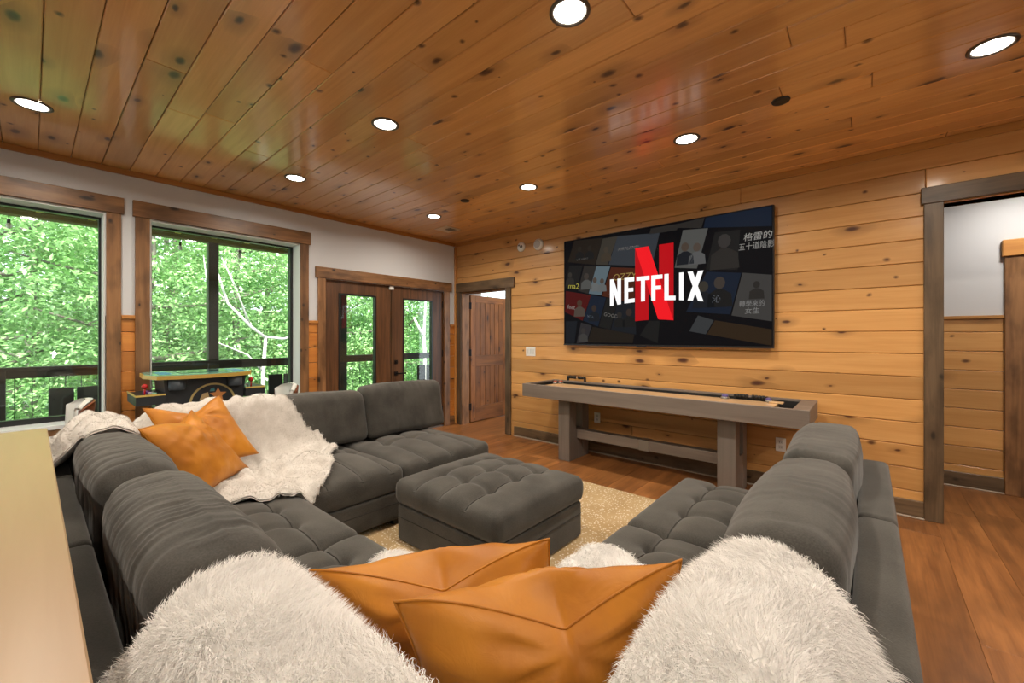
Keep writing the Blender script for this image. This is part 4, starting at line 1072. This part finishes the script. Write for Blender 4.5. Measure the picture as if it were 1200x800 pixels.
# ================================================================ LEATHER PILLOWS
def pillow(label, TL, TR, BL, BR, thick, chop_u, chop_d, seed, toward, in_d=.05):
    """corners in space; toward: a point on the side that shows; chop: dent in the top edge"""
    TL, TR, BL, BR = [np.array(p, float) for p in (TL, TR, BL, BR)]
    nrm = np.cross(TR-TL, TL-BL); nrm /= np.linalg.norm(nrm)
    cen = (TL+TR+BL+BR)/4
    if np.dot(np.array(toward)-cen, nrm) < 0: nrm = -nrm
    n = 44; V = []; F = []; idx = {}
    def pos(i, j, side):
        u, v = -1+2*i/n, -1+2*j/n
        su, sv = u*(1-.07*(1-v*v)*abs(u)), v*(1-.07*(1-u*u)*abs(v))
        a, b_ = (su+1)/2, (sv+1)/2
        p = BL*(1-a)*(1-b_)+BR*a*(1-b_)+TL*(1-a)*b_+TR*a*b_
        t = thick*((1-abs(u)**2.4)*(1-abs(v)**2.4))**.62
        # corners stay thin and pointed
        w = max(0, (v+.75)/1.75)**2.0
        tent = max(0.0, 1-abs(u-chop_u)/(1-abs(chop_u)*.6))
        dent = tent**1.55
        dv = chop_d*dent*w
        up = (TL+TR-BL-BR); up = up/np.linalg.norm(up)
        if side < 0: dv *= max(0.0, min(1.0, (v-.55)/.45))**1.5-.55*max(0.0, 1-abs(v-.55)/.45)
        p = p-up*dv
        # front face folds inward at the chop, rear swells
        fold = math.exp(-abs(u-chop_u)/.14)*max(0, v)**1.5
        q = Vector((u*2.0+seed*3.1, v*2.0-seed, side*.7))
        wr = .010*noise.noise(q)+.007*noise.noise(q*2.3)
        if side > 0: t2 = t*(1-.55*fold)+wr*min(1, t/thick*1.5)
        else: t2 = t*(1+.9*w)+wr*min(1, t/thick*1.5)
        # radiating creases toward the dent
        ang = math.atan2(v-.8, u-chop_u); rr = math.hypot(u-chop_u, v-.8)
        t2 += .006*math.sin(ang*9+seed)*math.exp(-((rr-.45)/.3)**2)*min(1, t/thick*2)
        return p+nrm*side*t2
    for side in (1, -1):
        for i in range(n+1):
            for j in range(n+1):
                edge = i in (0, n) or j in (0, n)
                key = (i, j, 0 if edge else side)
                if key not in idx: idx[key] = len(V); V.append(pos(i, j, side if not edge else 1))
        for i in range(n):
            for j in range(n):
                q = []
                for a, b_ in ((i, j), (i+1, j), (i+1, j+1), (i, j+1)):
                    e = a in (0, n) or b_ in (0, n); q.append(idx[(a, b_, 0 if e else side)])
                F.append(q if side > 0 else q[::-1])
    # consistent winding
    V = np.array(V); f0 = F[n*n//2]; nn = np.cross(V[f0[1]]-V[f0[0]], V[f0[2]]-V[f0[0]])
    if np.dot(nn, nrm) < 0: F = [f[::-1] for f in F]
    c = V.mean(0); c[2] = V[:, 2].min()
    o = link('leather_pillow', V, F, M['leather'], loc=tuple(c), smooth=True)
    tag(o, label, 'pillow', 'tan leather pillows')
    per = [idx[(i, 0, 0)] for i in range(n)]+[idx[(n, j, 0)] for j in range(n)]+[idx[(i, n, 0)] for i in range(n, 0, -1)]+[idx[(0, j, 0)] for j in range(n, 0, -1)]
    part('piping', MB().tube([V[k] for k in per]+[V[per[0]]], .0026, 6, False), M['leather'], o, True)
    return o
CAM = cam.location[:]
pillow('tan leather pillow at the bottom centre, frontmost, on the white fur throw', (4.165, -3.83, .875), (4.50, -3.39, .885), (4.17, -3.73, .48), (4.47, -3.33, .48), .085, .08, .10, 1, CAM)
pillow('tan leather pillow standing behind the frontmost one, facing the ottoman', (3.865, -3.845, .825), (4.185, -3.40, .83), (3.90, -3.74, .47), (4.20, -3.33, .47), .085, -.02, .085, 2.4, CAM)
pillow('large front tan leather pillow on the cream blanket in the far left corner', (2.13, -3.90, .885), (1.66, -3.60, .885), (2.15, -3.69, .475), (1.72, -3.31, .475), .075, .35, .05, 3.3, CAM)
pillow('rear tan leather pillow in the far left corner, mostly hidden by the front one', (1.61, -3.815, .915), (1.40, -3.39, .922), (1.82, -3.66, .53), (1.62, -3.22, .53), .07, .0, .10, 4.6, CAM)

# ================================================================ LEDGE BEHIND THE SOFA
lg = thing('console_table', 'long pale maple console table behind the left sofa', 'table', (3.1, -4.45, 0))
part('tabletop', MB().box(1.655, 4.35, -4.72, -4.182, .832, .87, .003), M['maple'], lg)
part('leg', MB().box(1.70, 1.76, -4.68, -4.62, 0, .832), M['maple'], lg); part('leg', MB().box(1.70, 1.76, -4.33, -4.27, 0, .832), M['maple'], lg)
part('leg', MB().box(4.24, 4.30, -4.68, -4.62, 0, .832), M['maple'], lg); part('leg', MB().box(4.24, 4.30, -4.33, -4.27, 0, .832), M['maple'], lg)

# ================================================================ ARCADE TABLE AND CHAIRS
ar = thing('arcade_table', 'black two player arcade table with gold edging by the middle window', 'arcade game', (.35, -3.27, 0))
AZ = 1.02
poly = [(.10, -3.58), (.14, -3.64), (.40, -3.655), (.60, -3.60), (.66, -3.45), (.685, -3.27), (.66, -3.08), (.60, -2.95), (.40, -2.89), (.14, -2.90), (.10, -2.96)]
part('top', MB().prism(poly, AZ-.03, AZ, 'Z'), plain('gold_edge', (.55, .36, .08), .35, .2), ar)
sh = [(.39+(x-.39)*.965, -3.27+(y+3.27)*.975) for x, y in poly]
tg = part('glass_top', MB().prism(sh, AZ, AZ+.006, 'Z'), plain('mint_glass', (.16, .42, .34), .08), ar)
part('screen', MB().box(.22, .52, -3.43, -3.10, AZ+.006, AZ+.009), plain('arcade_screen', (.02, .09, .07), .06), tg)
for y in (-3.53, -3.02): part('instruction_card', MB().box(.24, .52, y-.04, y+.04, AZ+.006, AZ+.008), plain('blue_card', (.03, .2, .45), .3), tg)
pf = [(.20, -3.52), (.54, -3.52), (.54, -3.02), (.20, -3.02)]
body = [(-3.55, AZ-.03), (-2.98, AZ-.03), (-3.0, .84), (-3.0, .1), (-3.54, .1), (-3.54, .84)]
blk = plain('arcade_black', (.018, .022, .027), .45)
part('cabinet', MB().prism(body, .16, .56, 'X'), blk, ar)
part('plinth', MB().box(.2, .52, -3.5, -3.05, 0, .1), M['black'], ar)
for s_, y in ((-1, -3.47), (1, -3.07)):
    part('speaker_pod', MB().lathe([(.05, -.09), (.055, -.08), (.055, 0)], (.575, y, AZ-.03), n=20), plain('pod_grey', (.05, .065, .08), .5), ar, True)
red_b = plain('joystick_red', (.5, .02, .02), .25)
for nm, ya, yb, jy in (('l', -3.72, -3.545, -3.66), ('r', -2.995, -2.84, -2.93)):
    cp = part('control_panel', MB().prism([(ya, .80), (yb, .80), (yb, .88), (ya, .87)], .18, .60, 'X'), blk, ar)
    part('edge_strip', MB().box(.60, .604, ya, yb, .868, .882).box(.18, .60, ya-.003 if nm == 'l' else yb, ya if nm == 'l' else yb+.003, .868, .882), plain('gold_strip', (.6, .45, .12), .4), cp)
    part('joystick', MB().tube([(.53, jy, .875), (.53, jy, .925)], .006).sphere((.53, jy, .94), .02), red_b, cp, True)
    for k, (bx, by, c) in enumerate(((.40, .02, (.2, .05, .3)), (.46, .045, (.5, .5, .6)), (.34, .05, (.25, .08, .35)), (.52, .06, (.3, .6, .4)))):
        yy = jy+by if nm == 'l' else jy-by+.02
        part('button', MB().lathe([(.016, 0), (.014, .012)], (bx, yy, .876), n=12), plain('button_%d%s' % (k, nm), c, .3), cp)
# half round gold emblem with a star
em = MB()
for k in range(15):
    a0, a1 = PI*k/15, PI*(k+1)/15
    em.prism([(-3.225+.165*math.cos(a0), .77+.165*math.sin(a0)), (-3.225+.165*math.cos(a1), .77+.165*math.sin(a1)), (-3.225+.150*math.cos(a1), .77+.150*math.sin(a1)), (-3.225+.150*math.cos(a0), .77+.150*math.sin(a0))], .56, .563, 'X')
eo = part('emblem', em, plain('emblem_gold', (.5, .4, .16), .4), ar)
def star(cy, cz, r): return [(cy+(r if k % 2 == 0 else r*.45)*math.sin(k*PI/5), cz+(r if k % 2 == 0 else r*.45)*math.cos(k*PI/5)) for k in range(10)]
part('star', MB().prism(star(-3.19, .83, .065)[::-1], .56, .5635, 'X'), plain('star_orange', (.5, .2, .06), .5), eo)
part('star', MB().prism([(-3.32, .80), (-3.25, .80), (-3.26, .86), (-3.30, .85)], .56, .5635, 'X'), plain('patch_tan', (.45, .33, .16), .5), eo)
part('star', MB().prism([(-3.25, .865), (-3.215, .865), (-3.215, .895), (-3.24, .89)], .56, .5635, 'X'), plain('patch_blue', (.06, .22, .25), .5), eo)

def chair(x, y, rz, label):
    t = thing('swivel_chair', label, 'chair', (x, y, 0), 'white leather chairs at the arcade table')
    def pt(name, mb, m, sm=False):
        v = np.array(mb.v); c_, s_ = math.cos(rz), math.sin(rz)
        mb.v = [(x+p[0]*c_-p[1]*s_, y+p[0]*s_+p[1]*c_, p[2]) for p in v]; return part(name, mb, m, t, sm)
    def shell(r0, r1, z0, z1, a):
        V = []; F = []; n, m_ = 12, 6
        for r in (r0, r1):
            for k in range(n+1):
                th = PI/2-a+2*a*k/n
                for j in range(m_+1):
                    zz = z0+(z1-z0)*j/m_-(.06*(abs(k-n/2)/(n/2))**3 if j == m_ else 0)
                    V.append(((r+.03*j/m_)*math.cos(th), (r+.03*j/m_)*math.sin(th), zz))
        q = (n+1)*(m_+1)
        for k in range(n):
            for j in range(m_):
                a0 = k*(m_+1)+j; F.append([a0, a0+1, a0+m_+2, a0+m_+1]); F.append([q+a0, q+a0+m_+1, q+a0+m_+2, q+a0+1])
        for k in range(n):
            for j in (0, m_):
                a0 = k*(m_+1)+j; F.append([a0, a0+m_+1, q+a0+m_+1, q+a0])
        for k in (0, n):
            for j in range(m_):
                a0 = k*(m_+1)+j; F.append([a0, a0+1, q+a0+1, q+a0])
        return MB().add(V, F)
    pt('back_shell', shell(.195, .21, .55, .845, 1.0), M['walnut'], True)
    pt('back_pad', shell(.155, .194, .56, .86, .95), M['white_leather'], True)
    V, F = rbox(-.22, .22, -.2, .22, .50, .575, .03, (6, 6, 3)); pt('seat', MB().add(V, F), M['white_leather'], True)
    pt('column', MB().tube([(0, 0, .02), (0, 0, .50)], .025), M['steel'], True)
    pt('base', MB().lathe([(.21, 0), (.21, .012), (.04, .03)], (0, 0, 0), n=24), M['steel'], True)
chair(.30, -4.15, .10, 'white leather swivel chair with walnut shell at the left end of the arcade table')
chair(.40, -2.72, .10, 'white leather swivel chair with walnut shell at the right end of the arcade table')

# ================================================================ DECK, PORCH AND FOREST
deck = structure('floor_deck', *(lambda m: (m.v, m.f))(MB().box(-2.5, -.25, -9, 8, -.2, -.09)), M['rail_wood'], 'covered deck outside the windows')
for i in range(15): part('board', MB().box(-2.48+i*.15, -2.34+i*.15, -9, 8, -.09, -.06, .002), M['deck_wood'], deck)
RX = -2.2
rl = thing('deck_railing', 'dark deck railing with thin wire infill outside the windows', 'railing', (RX, 0, -.06))
part('top_rail', MB().box(RX-.07, RX+.07, -9, 8, .955, .995, .003), M['rail_wood'], rl)
part('sub_rail', MB().box(RX-.02, RX+.02, -9, 8, .875, .955, .003), M['rail_wood'], rl)
part('bottom_rail', MB().box(RX-.02, RX+.02, -9, 8, .06, .12, .003), M['rail_wood'], rl)
for k in range(-4, 6):
    y = -.68+1.89*k
    if k == 1: continue
    if k % 2 or k == 0: part('post', MB().box(RX-.06, RX+.06, y-.06, y+.06, -.06, 2.635 if k != -2 else .955, .003), M['rail_wood'], rl)
    else: part('post', MB().box(RX-.045, RX+.045, y-.05, y+.05, -.06, .955, .003), M['rail_wood'], rl)
for k in range(90):
    y = -5.6+k*.125
    part('wire', MB().tube([(RX, y, .11), (RX, y, .88)], .0035, 4), M['black_metal'], rl)
pr = structure('ceiling_porch', *(lambda m: (m.v, m.f))(MB().box(-2.75, -.2, -9, 8, 2.92, 2.97)), plain('porch_boards', (.3, .26, .08), .8), 'porch roof over the deck')
part('beam', MB().box(-2.27, -2.13, -9, 8, 2.635, 2.92, .003), plain('beam_olive', (.14, .115, .02), .7), pr)
part('fascia', MB().box(-2.79, -2.75, -9, 8, 2.74, 2.97), plain('fascia_green', (.10, .09, .02), .7), pr)
for k in range(42): part('rafter', MB().box(-2.13, -.2, -9+.4*k, -8.94+.4*k, 2.69, 2.92), M['joist'], pr)
for i, (y, lb) in enumerate(((-4.39, 'hanging string bulb in the left window'), (-2.93, 'hanging string bulb in the left half of the middle window'), (-2.24, 'hanging string bulb in the right half of the middle window'))):
    t = thing('string_light_bulb', lb, 'light bulb', (-2.2, y, 2.635), 'string bulbs under the porch roof')
    part('cord', MB().tube([(-2.2, y, 2.637), (-2.2, y, 2.58)], .004, 6), M['black'], t)
    part('socket', MB().tube([(-2.2, y, 2.59), (-2.2, y, 2.54)], .014, 8), M['black'], t)
    part('bulb', MB().sphere((-2.2, y, 2.515), .026, 12, 8, 1.25), M['bulb'], t, True)
def deck_chair(x, y, label):
    t = thing('deck_chair', label, 'chair', (x, y, -.06), 'black chairs on the deck')
    part('backrest', MB().box(x-.025, x, y-.19, y-.01, .30, .80, .006).box(x-.025, x, y+.01, y+.19, .30, .80, .006), M['black'], t)
    part('seat', MB().box(x, x+.42, y-.2, y+.2, .33, .37, .006), M['black'], t)
    for dx in (-.01, .40):
        for dy in (-.18, .18): part('leg', MB().box(x+dx-.012, x+dx+.012, y+dy-.012, y+dy+.012, -.06, .33), M['black_metal'], t)
deck_chair(-1.5, -3.93, 'black deck chair outside the left window')
deck_chair(-1.5, -1.90, 'black deck chair outside the middle window at its right edge')
deck_chair(-1.5, .60, 'black deck chair outside the right hand glazed door')

# ground falling away and rising behind
V = []; F = []
gx = np.linspace(-34, -2.6, 16); gy = np.linspace(-22, 26, 24)
for x in gx:
    for y in gy: V.append((x, y, -3.2+max(0, (-x-13))*.32+.3*noise.noise(Vector((x*.3, y*.3, 0)))))
for i in range(len(gx)-1):
    for j in range(len(gy)-1):
        a = i*len(gy)+j; F.append([a, a+len(gy), a+len(gy)+1, a+1])
g = structure('floor_ground', V, F, M['ground'], 'wooded slope beyond the deck', smooth=True)

def tree(label, x, y, h, rad, nleaf, lsize, mat, seed, bark='bark', zc=None, cat='tree', name='leafy_tree', bare=False):
    r = np.random.default_rng(seed); zb_ = -3.3+max(0, (-x-13))*.32
    t = thing(name, label, cat, (x, y, zb_), 'trees beyond the deck')
    lean = r.normal(0, .25, 2)
    tip = (x+lean[0], y+lean[1], zb_+h*.92)
    tr_ = [(x+lean[0]*k/5+r.normal(0, .05), y+lean[1]*k/5+r.normal(0, .05), zb_+h*.92*k/5) for k in range(6)]
    part('trunk', MB().tube(tr_, [.17*(1-.16*k)*(h/9) for k in range(6)], 8), M[bark], t, True)
    ctr = []
    for k in range(9):
        f = .3+.07*k; p = Vector(tr_[0]).lerp(Vector(tr_[-1]), f); a = r.uniform(0, 2*PI); L_ = rad*r.uniform(.6, 1.0)
        e = p+Vector((math.cos(a)*L_, math.sin(a)*L_, L_*r.uniform(.1, .6)))
        m_ = p.lerp(e, .5)+Vector((0, 0, -.05*L_))
        part('branch', MB().tube([p, m_, e], [.055, .035, .012], 5), M[bark], t, True); ctr += [e, m_, p.lerp(e, .75)]
    if bare: return
    # leaf sprays: clumps on a ragged crown
    ncl = max(30, nleaf//60)
    th = r.uniform(0, 2*PI, ncl); ph = np.arccos(r.uniform(-1, 1, ncl)); rr = rad*r.uniform(.45, 1.05, ncl)
    zmid = zb_+h*.58; hz = h*.46
    C_ = np.stack([x+lean[0]*.5+rr*np.sin(ph)*np.cos(th), y+lean[1]*.5+rr*np.sin(ph)*np.sin(th), zmid+hz*np.cos(ph)*r.uniform(.5, 1.05, ncl)], 1)
    ci = r.integers(0, ncl, nleaf)
    off = r.normal(0, 1, (nleaf, 3))*np.array([.24, .24, .09])*(rad/2.2)
    p = C_[ci]+off; p[:, 2] -= .18*(off[:, 0]**2+off[:, 1]**2)
    d = off.copy(); d[:, 2] -= .08; d += r.normal(0, .12, d.shape); d /= np.linalg.norm(d, axis=1)[:, None]
    up = np.array([0, 0, 1])+r.normal(0, .45, (nleaf, 3)); s_ = np.cross(d, up); s_ /= np.linalg.norm(s_, axis=1)[:, None]
    L_ = lsize*r.uniform(.6, 1.25, nleaf)[:, None]
    W_ = L_*.24
    v = np.stack([p, p+d*L_*.45+s_*W_, p+d*L_, p+d*L_*.45-s_*W_], 1).reshape(-1, 3)-np.array([x, y, zb_])
    me = bpy.data.meshes.new('foliage')
    me.vertices.add(len(v)); me.vertices.foreach_set('co', v.astype(np.float32).ravel())
    idx = np.arange(len(v), dtype=np.int32)
    me.loops.add(len(v)); me.loops.foreach_set('vertex_index', idx)
    me.polygons.add(nleaf); me.polygons.foreach_set('loop_start', np.arange(0, len(v), 4, dtype=np.int32)); me.polygons.foreach_set('loop_total', np.full(nleaf, 4, np.int32))
    me.update(calc_edges=True); me.materials.append(M[mat])
    o = bpy.data.objects.new('foliage', me); COL.objects.link(o); o.parent = t; o['kind'] = 'stuff'
specs = [(-6.2, -4.9, 8.5, 2.0, 'leaf_a', 'tall pale green tree filling the left window'), (-6.8, -2.6, 8.8, 2.0, 'leaf_a', 'pale green tree left of centre in the middle window'),
         (-7.6, -.6, 8.6, 2.0, 'leaf_a', 'pale green tree behind the right half of the middle window'), (-7.8, 1.9, 8.8, 2.1, 'leaf_a', 'fresh green tree behind the left glazed door'),
         (-8.2, 4.4, 9.0, 2.2, 'leaf_b', 'deep green tree behind the right glazed door'), (-8.6, 7.0, 9.0, 2.3, 'leaf_a', 'green tree seen through the room beyond the rustic door'),
         (-6.5, -7.4, 8.8, 2.2, 'leaf_a', 'green tree beyond the left edge of the deck'), (-10.8, -4.2, 10, 2.5, 'leaf_b', 'darker tree deep behind the left window'),
         (-11.4, -1.6, 10.5, 2.5, 'leaf_b', 'darker tree deep behind the middle window'), (-11.8, 1.2, 10.5, 2.6, 'leaf_b', 'darker tree deep behind the window edge'),
         (-12.2, 4.2, 10.5, 2.7, 'leaf_a', 'lighter tree deep behind the left glazed door'), (-12.6, 7.6, 10.5, 2.8, 'leaf_b', 'darker tree deep behind the right glazed door'),
         (-16, -5, 11, 3.4, 'leaf_a', 'hillside tree farthest behind the left window'), (-17, -.5, 11, 3.5, 'leaf_a', 'hillside tree farthest behind the middle window'),
         (-17, 4.5, 11, 3.5, 'leaf_a', 'hillside tree farthest behind the doors'), (-18, 10, 11, 3.8, 'leaf_a', 'hillside tree farthest to the right beyond the doors')]
for k, (x, y, h, rd, mt, lb) in enumerate(specs):
    far = x < -14
    tree(lb, x, y, h, rd, 24000 if x > -9 else (15000 if not far else 9000), .105 if x > -9 else (.15 if not far else .26), mt, 40+k)
# bare pale branches
def bare(label, pts):
    t = thing('bare_branch_tree', label, 'tree', pts[0][0][0], 'bare pale limbs among the trees')
    for i, (path, rs) in enumerate(pts): part('trunk' if i == 0 else 'branch', MB().tube(path, rs, 6), M['pale_bark'], t, True)
bare('bare pale limbs in the right half of the middle window', [
    ([(-5.0, -1.05, -3.2), (-5.0, -1.0, .6), (-5.0, -.95, 1.35)], [.06, .04, .03]),
    ([(-5.0, -.95, 1.30), (-5.0, -1.25, 1.55), (-5.0, -1.65, 2.0), (-5.0, -1.85, 2.7), (-5.0, -1.95, 3.2)], [.03, .03, .026, .02, .01]),
    ([(-5.0, -1.25, 1.55), (-5.0, -1.5, 2.3), (-5.0, -1.75, 2.9)], [.022, .018, .008]),
    ([(-5.0, -1.65, 2.0), (-5.0, -2.0, 2.45), (-5.0, -2.05, 2.9)], [.02, .014, .006]),
    ([(-5.0, -.95, 1.32), (-5.0, -.6, 1.28), (-5.0, -.3, 1.35)], [.03, .026, .015]),
    ([(-5.0, -1.02, .6), (-5.0, -1.3, .95), (-5.0, -1.9, 1.25)], [.025, .02, .008])])
bare('bare pale forked trunk behind the right glazed door', [
    ([(-5.6, 3.75, -3.2), (-5.6, 3.70, .8), (-5.6, 3.66, 1.35), (-5.6, 3.70, 1.9), (-5.6, 3.74, 2.5)], [.07, .06, .05, .035, .02]),
    ([(-5.6, 3.66, 1.35), (-5.6, 3.50, 1.55), (-5.6, 3.30, 1.9)], [.05, .045, .035])])
